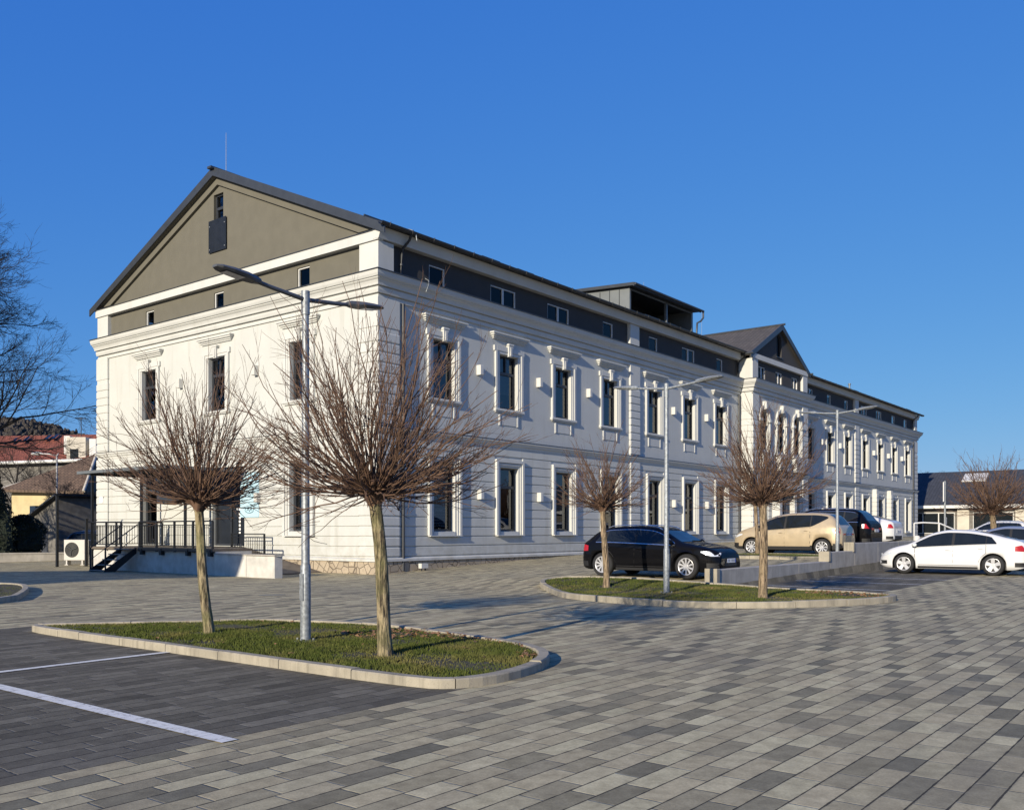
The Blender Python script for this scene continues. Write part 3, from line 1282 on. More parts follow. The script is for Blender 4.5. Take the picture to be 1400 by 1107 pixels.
# tile edge, snow guards and ridge caps
mb = MB()
rr = random.Random(4)
x = -.2
while x < BL:
    L = rr.choice((1.2, 2.4, 1.6))
    if not (RX0 - .9 < x < RX1 + .5):
        h = rr.uniform(.05, .13)
        y = rr.uniform(.3, .6)
        z = rz(y)
        mg = MB()
        mg.box(x, min(x + L, BL), y, y + .05, z - .02, z + h + .06)
        part(mg, 'snow_guard', M['roofmetal'], bld)
    x += L + rr.uniform(.3, 1.5)
for i in range(40):
    x = -.4 + i * 1.79
    mb.box(x, x + 1.72, 9.86, 10.14, rz(10) - .04, rz(10) + .05)
part(mb, 'ridge_cap', M['roofmetal'], bld)
gu = MB()
for a, b in ((-.4, RX0 - .35), (RX1 + .35, BL + .4)):
    R = .12
    P = [(a, -.52 + R * cos(q), 12.66 + R * sin(q)) for q in [pi + pi * k / 8 for k in range(9)]]
    P += [(a, -.52 + (R - .012) * cos(q), 12.66 + (R - .012) * sin(q)) for q in [2 * pi - pi * k / 8 for k in range(9)]]
    gu.extr(P, (b - a, 0, 0))
    x = a + .4
    while x < b:
        gu.tube([(x, -.40, 12.56), (x, -.52, 12.525), (x, -.62, 12.57), (x, -.652, 12.69)], .018, 5)
        x += 1.15
part(gu, 'gutter', M['anthra'], bld)


# downpipes
def downpipe(x, y=-.10, ztop=12.45, top_attic=True):
    mb = MB()
    zg = G(x, y - .05) - .05
    mb.tube([(x, y, 10.05), (x, y, zg + .1)], .058, 10)
    if top_attic:
        mb.tube([(x, -.5, 12.52), (x, -.42, 12.36), (x, -.06, 12.1), (x, .0, 11.9), (x, .0, 11.05)], .05, 8)
        mb.tube([(x, .0, 11.48), (x, .0, 11.56)], .068, 8)
    for z in (9.2, 7.2, 5.75, 4.2, 2.4, .9):
        if z > zg + .3:
            mb.tube([(x, y, z), (x, y, z + .06)], .07, 10)
    part(mb, 'downpipe', M['anthra'], bld)


downpipe(1.18)
downpipe(RX0 - .28)
downpipe(RX1 + .25)
downpipe(BL - 1.25)
mb = MB()       # pale lightning conductor cable over the eaves
mb.tube([(1.2, .9, rz(.9) + .05), (1.25, .2, rz(.2) + .06), (1.3, -.4, 12.78), (1.34, -.60, 12.62), (1.36, -.62, 12.35)], .022, 6)
part(mb, 'conductor_cable', M['metal_galv'], bld)
mb = MB()
mb.tube([(2.1, -.35, 11.15), (2.1, -.52, 11.04), (2.1, -.545, 10.9), (2.05, -.44, 10.62)], .02, 6)
part(mb, 'conductor_cable', M['metal_galv'], bld)
for (x, y, h) in ((.45, 10.0, 1.75), (29.3, 6.0, 2.4), (41.5, 8, 2.2)):
    mb = MB()
    mb.tube([(x, y, rz(y) - .05), (x, y, rz(y) + h)], [.014, .008], 6)
    part(mb, 'lightning_rod', M['metal_galv'], bld)
for x in (46.8, 47.7, 58.0):
    mb = MB()
    y = 2.2
    mb.tube([(x, y, rz(y) - .1), (x, y, rz(y) + .5)], .08, 8)
    mb.tube([(x, y, rz(y) + .5), (x, y, rz(y) + .62)], .12, 8)
    part(mb, 'roof_vent', M['zinc'], bld)

# ---- dormer with roof loggia
D0, D1, DZ = 18.15, 25.2, 14.35
for x, sgn in ((D0, -1), (D1, 1)):
    mb = MB()
    mb.extr([(x, .35, rz(.35) - .1), (x, .35, DZ - .12), (x, 4.4, DZ + .10), (x, 4.4, rz(4.4) - .1)], (.14 * -sgn, 0, 0))
    for yv in (.95, 1.55, 2.15, 2.75, 3.35):
        mb.box(x - .03 if sgn < 0 else x, x if sgn < 0 else x + .03, yv, yv + .03, rz(yv), DZ - .1, 1)
    part(mb, 'dormer_side', [M['zinc'], M['roofmetal']], bld)
mb = MB()
mb.extr([(D0 - .25, .0, DZ - .1), (D0 - .25, .0, DZ + .06), (D0 - .25, 5.4, DZ + .36), (D0 - .25, 5.4, DZ + .2)], (D1 - D0 + .5, 0, 0))
mb.box(D0 - .25, D1 + .25, -.06, -.002, DZ - .14, DZ + .05)
mb.tube([(D0 - .2, -.1, DZ - .02), (D1 + .45, -.1, DZ - .04)], .07, 8)
mb.tube([(D1 + .42, -.1, DZ - .06), (D1 + .42, -.1, DZ - .42), (D1 + .3, .0, DZ - .62), (D1 + .06, .1, DZ - .75), (D1 + .06, .15, rz(.1))], .055, 8)
part(mb, 'dormer_roof', M['roofmetal'], bld)
mb = MB()
mb.box(D0 + .15, D1 - .15, 2.6, 2.7, rz(2.6) - 1, DZ + .1)
mb.box(D0 + .15, D1 - .15, .45, 2.6, 12.5, 12.55)
part(mb, 'dormer_back_wall', M['anthra'], bld)
mb = MB()
xm = D0 + (D1 - D0) * .56
mb.box(xm, xm + .12, .36, .5, rz(.36) - .1, DZ - .1)
mb.box(D1 - .2, D1 - .05, .34, .349, rz(.36) - .1, DZ - .1)
mb.box(D0 + .15, D1 - .15, .37, .43, DZ - .22, DZ - .12)
part(mb, 'dormer_post', M['zinc'], bld)
mb = MB()
mb.box(D0 + .15, D1 - .15, .46, .475, rz(.4) - .1, rz(.4) + .10)
part(mb, 'dormer_parapet', M['anthra'], bld)

# ---- centre bay gable and roof
RC = (RX0 + RX1) / 2
RH = (RX1 - RX0) / 2 + .38
RZE, RZP = 12.58, 15.1
mb = MB()
aw, az0, az1 = .42, 13.0, 14.5
xsr = sorted({RC - aw, RC + aw, RC, *[RC - RH + .4 + (2 * RH - .8) * i / 20 for i in range(21)], *[RC + aw * cos(pi * k / 10) for k in range(11)]})
yq = -RP + AD


def zr(x):
    return RZP - abs(x - RC) / RH * (RZP - RZE)


for a, b in zip(xsr, xsr[1:]):
    m_ = (a + b) / 2
    if abs(m_ - RC) < aw:
        ar = lambda v: az1 - aw + sqrt(max(0, aw * aw - (v - RC) ** 2))
        mb.quad((a, yq, 12.5), (b, yq, 12.5), (b, yq, az0), (a, yq, az0))
        mb.quad((a, yq, ar(a)), (b, yq, ar(b)), (b, yq, zr(b) - .04), (a, yq, zr(a) - .04))
        mb.quad((a, yq, ar(a)), (b, yq, ar(b)), (b, yq + .22, ar(b)), (a, yq + .22, ar(a)))
    else:
        mb.quad((a, yq, 12.5), (b, yq, 12.5), (b, yq, zr(b) - .04), (a, yq, zr(a) - .04))
for xx in (RC - aw, RC + aw):
    mb.quad((xx, yq, az0), (xx, yq + .22, az0), (xx, yq + .22, az1 - aw), (xx, yq, az1 - aw))
part(mb, 'bay_gable_wall', M['atticdark'], bld)
mb = MB()
mb.add([(RC - aw, yq + .2, az0), (RC + aw, yq + .2, az0), (RC + aw, yq + .2, az1), (RC - aw, yq + .2, az1)], [(0, 1, 2, 3)])
part(mb, 'bay_gable_pane', M['juliet'], bld)
mb = MB()
mb.box(RC - .02, RC + .03, yq + .14, yq + .19, az0, az1 - .02)
mb.box(RC - aw + .001, RC + aw - .001, yq + .14, yq + .19, az0, az0 + .07)
mb.box(RC - aw - .1, RC + aw + .1, yq - .06, yq + .1, az0 - .05, az0)
for sg in (-1, 1):
    P = [(RC + sg * aw * cos(pi / 2 * k / 8), az1 - aw + aw * sin(pi / 2 * k / 8)) for k in range(9)]
    P = [(RC + sg * aw, az0 + .001)] + P
    for (p, q), (p2, q2) in zip(P, P[1:]):
        f = lambda u, v: (RC + (u - RC) * .87, az0 + (v - az0) * .955)
        (e, h), (e2, h2) = f(p, q), f(p2, q2)
        mb.add([(p, yq + .13, q), (p2, yq + .13, q2), (e2, yq + .13, h2), (e, yq + .13, h)], [(0, 1, 2, 3)])
part(mb, 'bay_gable_frame', M['anthra'], bld)
mb = MB()
yb = 7.0
for sg in (-1, 1):
    P = [(RC + sg * (RH + .05), -RP - .08, RZE - .02), (RC, -RP - .08, RZP), (RC, -RP - .08, RZP - .2), (RC + sg * (RH + .05), -RP - .08, RZE - .16)]
    mb.extr(P, (0, yb + RP, 0))
part(mb, 'bay_roof', M['rooftile'], bld)
mb = MB()
for sg in (-1, 1):
    P = [(RC + sg * (RH + .08), -RP - .14, RZE), (RC, -RP - .14, RZP + .06), (RC, -RP - .14, RZP - .32), (RC + sg * (RH + .08), -RP - .14, RZE - .32)]
    mb.extr(P, (0, .05, 0))
    mb.extr([(a, b + .32, c - .03 if i < 2 else c + .1) for i, (a, b, c) in enumerate(P)], (0, .03, 0)) if False else None
    mb.tube([(RC + sg * (RH + .1), -RP - .3, RZE - .05), (RC + sg * (RH + .1), 0.0, RZE - .05)], .07, 8)
mb.tube([(RC, -RP - .3, RZP + .03), (RC, yb, RZP + .03)], .07, 8)
part(mb, 'bay_verge_board', M['roofmetal'], bld)


# ---------------------------------------------------------------- windows
def frame_mesh(w_, z0, z1, transom=None, mull_top=False, mull=False, y=.20, th=.07, arch=False):
    """dark casement in local coords, opening centred on x=0, outside = -y"""
    mb = MB()
    zt = z1
    y0, y1 = y - .05, y + .05
    mb.box(-w_ + .003, -w_ + th, y0, y1, z0 + .003, zt - .003)
    mb.box(w_ - th, w_ - .003, y0, y1, z0 + .003, zt - .003)
    mb.box(-w_ + th, w_ - th, y0, y1, zt - th, zt - .003)
    mb.box(-w_ + th, w_ - th, y0, y1, z0 + .003, z0 + th + .02)
    if transom:
        mb.box(-w_ + th, w_ - th, y0 - .01, y1, transom - .06, transom + .06)
        mb.box(-.035, .035, y0 - .002, y1, transom + .06, zt - th) if mull_top else None
        s_ = w_ - th
        for a, b in ((-s_, -s_ + .055), (s_ - .055, s_)):
            mb.box(a, b, y0 + .012, y1, z0 + th + .02, transom - .06)
    if mull:
        mb.box(-.04, .04, y0 - .002, y1, z0 + th + .02, (transom - .06) if transom else zt - th)
    return mb


def glass_mesh(w_, z0, z1, y=.21):
    mb = MB()
    mb.add([(-w_ + .05, y, z0 + .05), (w_ - .05, y, z0 + .05), (w_ - .05, y, z1 - .05), (-w_ + .05, y, z1 - .05)], [(0, 1, 2, 3)])
    return mb


def surround_upper(w_=.62):
    mb = MB()
    z0, z1 = UP
    for sg in (-1, 1):
        def X(a, b):
            return (a, b) if sg > 0 else (-b, -a)
        for (a, b, d) in ((w_ + .0, w_ + .10, .035), (w_ + .10, w_ + .2, .06), (w_ + .2, w_ + .32, .09)):
            p, q = X(a + .001, b)
            mb.box(p, q, -d, .004, z0 - .02, z1 + .02 if b < w_ + .3 else z1 + .12)
        p, q = X(w_ + .22, w_ + .40)                  # crossette ear
        mb.box(p, q, -.082, .003, z1 - .12 + .24, z1 + .34)
        p, q = X(.55, .67)                            # bracket under the sill
        mb.cbox(p, q, -.045, .004, 6.05, 6.56, .02)
    mb.box(-w_ - .2, w_ + .2, -.06, .0045, z1 + .021, z1 + .14)
    mb.box(-w_ - .22, w_ + .22, -.085, .005, z1 + .141, z1 + .34)
    # keystone
    mb.add([(-.11, -.13, z1 - .04), (.11, -.13, z1 - .04), (.15, -.16, z1 + .42), (-.15, -.16, z1 + .42),
            (-.11, .004, z1 - .04), (.11, .004, z1 - .04), (.15, .004, z1 + .42), (-.15, .004, z1 + .42)],
           [(0, 1, 2, 3), (0, 3, 7, 4), (1, 5, 6, 2), (3, 2, 6, 7), (0, 4, 5, 1)])
    mb.box(-.05, .05, -.17, -.12, z1 + .0, z1 + .36)
    mb.cbox(-.18, .18, -.18, .003, z1 + .42, z1 + .5, .02)
    # hood
    zz = 9.66
    for (d, a, h0, h1) in ((.07, 1.08, 0, .06), (.12, 1.13, .06, .13), (.19, 1.19, .13, .20), (.23, 1.24, .20, .26)):
        mb.box(-a, a, -d, .004, zz + h0, zz + h1)
    # sill
    mb.cbox(-1.0, 1.0, -.125, .005, z0 - .13, z0 - .021, .02)
    mb.box(-.94, .94, -.08, .0055, z0 - .18, z0 - .131)
    # apron panel
    mb.box(-.5, .5, -.025, .004, 6.08, 6.5)
    return mb


def surround_lower(w_=.62):
    mb = MB()
    z0, z1 = LO
    for sg in (-1, 1):
        def X(a, b):
            return (a, b) if sg > 0 else (-b, -a)
        for (a, b, d) in ((w_, w_ + .10, .06), (w_ + .10, w_ + .2, .10), (w_ + .2, w_ + .33, .15)):
            p, q = X(a + .001, b)
            mb.box(p, q, -d, .004, z0 - .16, z1 + .02 + (.1 if b > w_ + .15 else 0) + (.1 if b > w_ + .25 else 0))
    mb.box(-w_ - .1, w_ + .1, -.06, .0045, z1 + .021, z1 + .1)
    mb.box(-w_ - .2, w_ + .2, -.10, .005, z1 + .101, z1 + .2)
    mb.box(-w_ - .33, w_ + .33, -.15, .0055, z1 + .221, z1 + .34)
    mb.box(-w_ - .30, w_ + .30, -.19, .0055, z0 - .20, z0 - .161)
    mb.box(-w_ + .001, w_ - .001, -.08, .0052, z0 - .1601, z0 - .02)
    return mb


def win_set(key, fm, gm, sm, gmat='glass'):
    o1 = fm.build('window', M['anthra'])
    o2 = gm.build('glass', M[gmat], recalc=False)
    o3 = sm.build('surround', M['trimwhite']) if sm else None
    protos[key] = (o1.data, o2.data, o3.data if o3 else None)
    for o in (o1, o2, o3):
        if o:
            bpy.data.objects.remove(o)


protos = {}
win_set('up', frame_mesh(HW, *UP, transom=8.3, mull_top=True), glass_mesh(HW, *UP), surround_upper())
win_set('lo', frame_mesh(HW, *LO, transom=3.45), glass_mesh(HW, *LO), surround_lower())
win_set('gup', frame_mesh(.6, *UP, transom=8.3, mull_top=True), glass_mesh(.6, *UP), surround_upper(.6))
win_set('glo', frame_mesh(.6, *LO, transom=3.45), glass_mesh(.6, *LO), surround_lower(.6))
win_set('gdoor', frame_mesh(.6, .95, 4.3, transom=3.45), glass_mesh(.6, .95, 4.3), None)


def place_win(key, loc, rz_=0, name='window', label=None):
    a, b, c = protos[key]
    o = link(name, a, bld, loc, rz_)
    link('glass', b, o)
    if c:
        link('surround', c, o)
    if label:
        o['label'] = label
    return o


for t in ALLW:
    up_ = place_win('up', (t, 0, 0))
    rq = random.Random(int(t * 10))
    if rq.random() < .75:
        mb = MB()
        kind_ = rq.random()
        if kind_ < .6:                    # pair of gathered curtains
            wl = rq.uniform(.12, .5)
            for (a, b) in ((-.56, -.56 + wl), (.56 - rq.uniform(.1, .3), .56)):
                n_ = max(3, int((b - a) / .05))
                P = [(a + (b - a) * i / n_, .38 + .025 * (i % 2)) for i in range(n_ + 1)]
                for (p, q), (p2, q2) in zip(P, P[1:]):
                    mb.quad((p, q, 6.8), (p2, q2, 6.8), (p2, q2, 9.0), (p, q, 9.0))
        else:
            mb.quad((-.57, .34, rq.uniform(7.0, 8.2)), (.57, .34, 7.9), (.57, .34, 9.02), (-.57, .34, 9.02)) if False else mb.box(-.57, .57, .33, .345, rq.uniform(7.2, 8.4), 9.02)
        mb.build('curtain', M['blind'], up_, recalc=False)
    wn_ = place_win('lo', (t, 0, 0))
    if t in (3.5, 11.65, 46.9):
        mb = MB()
        for k in range(15):
            z = 1.75 + k * .115
            mb.box(-.5, .5, .30, .33, z, z + .06)
        mb.build('blind', M['blind'], wn_)
    if t in (3.5, 7.6):
        mb = MB()
        mb.box(.18, .34, .285, .29, 3.75, 3.98)
        mb.build('notice', M['inkwhite'], wn_)
        if t == 3.5:
            mb = MB()
            mb.box(-.28, -.2, .285, .29, 2.25, 2.62)
            mb.box(-.28, .25, .285, .29, 2.36, 2.44)
            mb.box(-.4, -.12, .285, .29, 2.18, 2.24)
            mb.build('window_lettering', M['inkwhite'], wn_)
for t in GW:
    place_win('gup', (0, t, 0), -pi / 2)
wg = place_win('glo', (0, GW[0], 0), -pi / 2)
mb = MB()                                  # white vertical lettering seen on the pane
rr = random.Random(2)
for k in range(13):
    z = 1.9 + k * .085
    a = rr.uniform(-.16, -.12)
    mb.box(a, a + rr.uniform(.18, .26), .195, .2, z, z + .045)
    if k % 2 == 0:
        mb.box(.28, .28 + rr.uniform(.05, .12), .195, .2, z, z + .05)
ring = [(.02 + .1 * cos(q), .197, 3.14 + .1 * sin(q)) for q in [2 * pi * i / 14 for i in range(15)]]
mb.tube(ring[2:], .02, 4, cap=False)
mb.build('window_lettering', M['inkwhite'], wg)
place_win('gdoor', (0, 15.35, 0), -pi / 2, 'glazed_door')
# main glazed entrance at the gable end
fm = frame_mesh(1.15, .95, 4.3, transom=3.3, mull=True)
fm.build('entrance_door', M['anthra'], bld, loc=(0, 9.2, 0), rot=-pi / 2)
ed = bpy.context.scene.objects['entrance_door']
glass_mesh(1.15, .95, 4.3).build('glass', M['juliet'], ed, recalc=False)
mb = MB()
mb.box(-.9, -.35, .185, .19, 2.95, 3.08)
mb.box(.35, .75, .185, .19, 2.45, 2.55)
for k in range(6):
    mb.box(.5, .62, .185, .19, 1.45 + k * .16, 1.55 + k * .16)
mb.build('door_lettering', M['inkwhite'], ed)

# attic windows
for i, (t, w_) in enumerate(AW):
    fm = frame_mesh(w_, 11.16, 11.93, mull=w_ > .5, y=.07, th=.04)
    o = fm.build('attic_window', M['frame_light'], bld, loc=(t, AD, 0), rot=0)
    glass_mesh(w_, 11.16, 11.93, .08).build('glass', M['glass_attic'], o, recalc=False)
for t in RW_:
    fm = frame_mesh(.55, 11.15, 12.0, mull=True, y=.10, th=.05)
    o = fm.build('attic_window', M['frame_light'], bld, loc=(t, -RP + AD, 0), rot=0)
    glass_mesh(.55, 11.15, 12.0, .11).build('glass', M['glass_attic'], o, recalc=False)
for (a, b, c, d) in gaops:
    fm = frame_mesh((b - a) / 2, c, d, y=.10, th=.05)
    o = fm.build('attic_window', M['frame_light'], bld, loc=(AD, (a + b) / 2, 0), rot=-pi / 2)
    glass_mesh((b - a) / 2, c, d, .11).build('glass', M['glass_attic'], o, recalc=False)
# french window in the gable, with smoked glass guard
fm = frame_mesh(.35, gz0, gz1, transom=15.55, y=.16, th=.07)
o = fm.build('gable_window', M['anthra'], bld, loc=(AD, (gw0 + gw1) / 2, 0), rot=-pi / 2)
glass_mesh(.35, gz0, gz1, .17).build('glass', M['glass'], o, recalc=False)
mb = MB()
mb.box(-.64, .64, -.07, -.055, 13.66, 15.05)
gg = mb.build('glass_guard', M['juliet'], o)
mb = MB()
for a in (-.58, .52):
    for z in (13.8, 14.8):
        mb.tube([(a + .03, -.09, z), (a + .03, .0, z)], .028, 8)
mb.build('guard_fixing', M['metal_galv'], gg)
# arched windows of the centre bay
for t in RW_:
    mb = MB()
    r = .6
    zs = 9.3 - r
    mb.box(-.6 + .002, -.53, .15, .23, 6.76, zs)
    mb.box(.53, .598, .15, .23, 6.76, zs)
    mb.box(-.53, .53, .15, .23, 6.76, 6.84)
    mb.box(-.53, .53, .14, .23, zs - .05, zs + .05)
    mb.box(-.04, .04, .145, .23, 6.84, 9.25)
    N = 12
    for k in range(N):
        q, q2 = pi * k / N, pi * (k + 1) / N
        P = [(.598 * cos(q), .15, zs + .598 * sin(q)), (.598 * cos(q2), .15, zs + .598 * sin(q2)), (.52 * cos(q2), .15, zs + .52 * sin(q2)), (.52 * cos(q), .15, zs + .52 * sin(q))]
        mb.extr(P, (0, .08, 0))
    o = mb.build('arched_window', M['anthra'], bld, loc=(t, -RP, 0))
    mb = MB()
    P = [(.58 * cos(pi * k / N), .2, zs + .58 * sin(pi * k / N)) for k in range(N + 1)] + [(-.58, .2, 6.78), (.58, .2, 6.78)]
    mb.add(P, [tuple(range(len(P)))])
    mb.build('glass', M['glass'], o, recalc=False)
    mb = MB()
    for (ri, ro, d) in ((.602, .72, .07), (.72, .86, .13)):
        for k in range(N):
            q, q2 = pi * k / N, pi * (k + 1) / N
            P = [(ri * cos(q), -d, zs + ri * sin(q)), (ri * cos(q2), -d, zs + ri * sin(q2)), (ro * cos(q2), -d, zs + ro * sin(q2)), (ro * cos(q), -d, zs + ro * sin(q))]
            mb.extr(P, (0, d + .003, 0))
        for sg in (-1, 1):
            a, b = (ri, ro) if sg > 0 else (-ro, -ri)
            mb.box(a, b, -d, .003, 6.6, zs)
    for sg in (-1, 1):
        mb.cbox(sg * .75 - .2, sg * .75 + .2, -.2, .004, zs - .22, zs - .02, .03)
    mb.cbox(-.16, .16, -.26, .004, 9.28, 9.78, .04)
    mb.cbox(-.98, .98, -.2, .004, 6.48, 6.6, .02)
    mb.cbox(-.75, .75, -.30, .004, 5.5, 6.45, .03)
    mb.build('surround', M['trimwhite'], o)
for t in (RW_[0], RW_[2]):
    fm = frame_mesh(.6, 1.57, 4.1, transom=3.3)
    o = fm.build('window', M['anthra'], bld, loc=(t, -RP, 0))
    glass_mesh(.6, 1.57, 4.1).build('glass', M['glass'], o, recalc=False)
fm = frame_mesh(.95, .95, 4.3, transom=3.3, mull=True)
o = fm.build('portal_door', M['anthra'], bld, loc=(RW_[1], -RP, 0))
glass_mesh(.95, .95, 4.3).build('glass', M['glass'], o, recalc=False)
mb = MB()                                  # small portal with white piers
for sg in (-1, 1):
    a = RW_[1] + sg * 1.25
    mb.cbox(a - .22, a + .22, -RP - .55, -RP + .002, .6, 4.3, .03)
mb.box(RW_[1] - 1.6, RW_[1] + 1.6, -RP - .7, -RP + .003, 4.301, 4.55)
part(mb, 'portal', M['trimwhite'], bld)

# wall lamps
lm = MB()
lm.cbox(-.1, .1, -.22, .003, -.2, .2, .015)
lme = lm.build('wall_lamp', M['lampbox'])
lmd = lme.data
bpy.data.objects.remove(lme)
for t in (5.6, 9.7, 13.7, 22.1, 26.1, 44.9, 48.9, 57.3, 61.4, 65.5):
    link('wall_lamp', lmd, bld, (t, 0, 8.18))
    if t < 56:
        link('wall_lamp', lmd, bld, (t, -.03, 3.08))
for y in (7.2, 12.7):
    link('wall_lamp', lmd, bld, (0, y, 8.18), -pi / 2)
link('wall_lamp', lmd, bld, (-.03, 7.0, 2.95), -pi / 2)
link('wall_lamp', lmd, bld, (-.03, 12.7, 2.95), -pi / 2)
# house number plate
mb = MB()
mb.box(-.145, -.112, 19.4, 19.72, 2.95, 3.27)
part(mb, 'number_plate', M['inkwhite'], bld)
# banner
bn = empty('banner', (-.05, 7.65, 2.15), 0, 'pale blue hanging banner with dark scribbled print on the white gable wall beside the entrance', 'banner')
mb = MB()
mb.box(-.065, -.04, 7.0, 8.25, 2.15, 4.0)
part(mb, 'sheet', M['banner'], bn)
mb = MB()
rr = random.Random(8)
for k in range(9):
    y, z = rr.uniform(7.3, 7.9), rr.uniform(2.5, 3.9)
    mb.tube([(-.07, y, z), (-.07, y - .1, z + rr.uniform(-.08, .08)), (-.07, y - rr.uniform(.1, .25), z + rr.uniform(-.1, .1))], .018, 4)
P = [(-.07, 7.62 + .3 * cos(q), 2.45 + .12 * sin(q)) for q in [2 * pi * k / 16 for k in range(17)]]
mb.tube(P, .014, 4)
mb.tube([(-.07, 7.8, 2.42), (-.07, 7.7, 2.5), (-.07, 7.62, 2.4), (-.07, 7.5, 2.5), (-.07, 7.42, 2.42)], .018, 4)
part(mb, 'print', M['inkdark'], bn)
# ground spotlight
sp = empty('floodlight', (1.9, -.42, G(1.9, -.42)), 0, 'small white floodlight on the ground by the stone plinth next to the corner downpipe', 'floodlight')
mb = MB()
z = G(1.9, -.42)
mb.box(1.72, 2.08, -.52, -.36, z + .10, z + .28)
part(mb, 'lamp_housing', M['lampbox'], sp)
mb = MB()
mb.box(1.78, 1.82, -.46, -.42, z - .02, z + .12)
mb.box(1.98, 2.02, -.46, -.42, z - .02, z + .12)
part(mb, 'bracket', M['anthra'], sp)
# ------------------------------------------------------------------ entrance deck, ramp, stair, canopy
DX, DZ0 = -3.6, .93
dk = empty('entrance_deck', (DX, 9, -.1), 0, 'raised entrance terrace with white base wall and black railing along the gable end', 'terrace')
mb = MB()
mb.box(DX, -2.03, 4.755, 13.6, -.6, DZ0 - .1)
mb.box(-2.029, -.10, 7.9, 13.6, -.6, DZ0 - .1)
part(mb, 'base_wall', M['deckwall'], dk)
mb = MB()
mb.box(DX - .12, -2.0, 4.755, 13.65, DZ0 - .099, DZ0)
mb.box(-1.999, -.12, 7.9, 13.65, DZ0 - .099, DZ0)
part(mb, 'floor', M['deckfloor'], dk)
mb = MB()
for y in (4.95, 6.4, 8.2, 9.6):
    mb.box(DX - .16, DX + .02, y - .07, y + .07, DZ0 - .28, DZ0 - .02)
mb.box(DX - .14, DX - .121, 4.755, 9.85, DZ0 - .12, DZ0 + .01)
part(mb, 'bracket', M['blackmetal'], dk)


def railing(pts, h=1.02, step=.12, posts=1.25, parent=None, name='railing'):
    mb = MB()
    for (a, b) in zip(pts, pts[1:]):
        A, B = Vector(a), Vector(b)
        d = B - A
        L = d.length
        u = d / L
        k = int(L / step)
        for i in range(1, k):
            p = A + u * (L * i / k)
            mb.box(p.x - .008, p.x + .008, p.y - .008, p.y + .008, p.z + .09, p.z + h - .14)
        n = max(1, round(L / posts))
        for i in range(n + 1):
            p = A + u * (L * i / n)
            mb.box(p.x - .035, p.x + .035, p.y - .035, p.y + .035, p.z - .15, p.z + h)
        for (z, r) in ((h, .03), (h - .14, .018), (.09, .018)):
            mb.tube([A + Vector((0, 0, z)), B + Vector((0, 0, z))], r, 6)
    return part(mb, name, M['blackmetal'], parent)


railing([(DX - .06, 4.85, DZ0), (DX - .06, 9.85, DZ0)], parent=dk)
railing([(DX - .06, 11.25, DZ0), (DX - .06, 13.6, DZ0)], parent=dk)
railing([(DX - .06, 13.62, DZ0), (-.4, 13.62, DZ0)], parent=dk)
# ramp down to the right along the wall
mb = MB()
mb.add([(-2.0, 7.899, DZ0 - .01), (-.12, 7.899, DZ0 - .01), (-.12, 3.0, .02), (-2.0, 3.0, .02), (-2.0, 7.899, -.5), (-.12, 7.899, -.5), (-.12, 3.0, -.5), (-2.0, 3.0, -.5)],
       [(0, 1, 2, 3), (0, 3, 7, 4), (1, 5, 6, 2), (3, 2, 6, 7), (4, 7, 6, 5), (0, 4, 5, 1)])
part(mb, 'ramp', M['deckfloor'], dk)
mb = MB()
mb.cbox(DX - .05, DX + .295, 2.85, 4.75, -.5, .73, .015)
mb.cbox(DX - .05, DX + .295, 1.25, 2.82, -.5, .71, .015)
part(mb, 'parapet', M['block'], dk)
mb = MB()
mb.box(DX - .08, DX + .33, 1.2, 4.75, .731, .765)
part(mb, 'parapet_cap', M['concrete'], dk)
mb = MB()
yA, yB = 7.2, 4.6
for k in range(14):
    y = 8.15 - k * .15
    zb = min(DZ0, DZ0 - (7.9 - y) * .186)
    mb.box(-.5, -.485, y - .008, y + .008, zb, 1.32)
mb.tube([(-.49, 8.25, 1.46), (-.49, 6.05, 1.46)], .025, 6)
mb.tube([(-.49, 8.25, 1.32), (-.49, 6.05, 1.32)], .016, 6)
mb.box(-.52, -.46, 6.02, 6.08, .4, 1.47)
mb.box(-.52, -.46, 8.22, 8.28, .9, 1.47)
part(mb, 'ramp_railing', M['blackmetal'], dk)

st = empty('stair', (-4.6, 10.5, -.1), 0, 'short black metal stair with open treads and handrails up to the entrance terrace', 'stair')
SY0, SY1 = 9.95, 11.15
gz = -.1
mb = MB()
NS = 5
for y in (SY0, SY1 - .05):
    mb = MB()
    mb.extr([(-5.05, y, gz - .02), (-5.05, y, gz + .16), (DX - .13, y, DZ0), (DX - .13, y, DZ0 - .24), (-4.75, y, gz - .02)], (0, .05, 0))
    part(mb, 'stringer', M['blackmetal'], st)
for i in range(NS):
    mb = MB()
    f = (i + .5) / NS
    x = -5.05 + (1.3) * f
    z = gz + .05 + (DZ0 - gz) * f
    mb.box(x - .15, x + .13, SY0 + .051, SY1 - .051, z - .035, z)
    part(mb, 'tread', M['zinc'], st)
for y in (SY0 + .02, SY1 - .02):
    mb = MB()
    mb.box(-5.03, -4.98, y - .025, y + .025, gz, gz + 1.02)
    mb.tube([(-5.0, y, gz + 1.02), (DX - .06, y, DZ0 + .92)], .024, 6)
    mb.tube([(-5.0, y, gz + .55), (DX - .06, y, DZ0 + .48)], .014, 6)
    part(mb, 'handrail', M['blackmetal'], st)

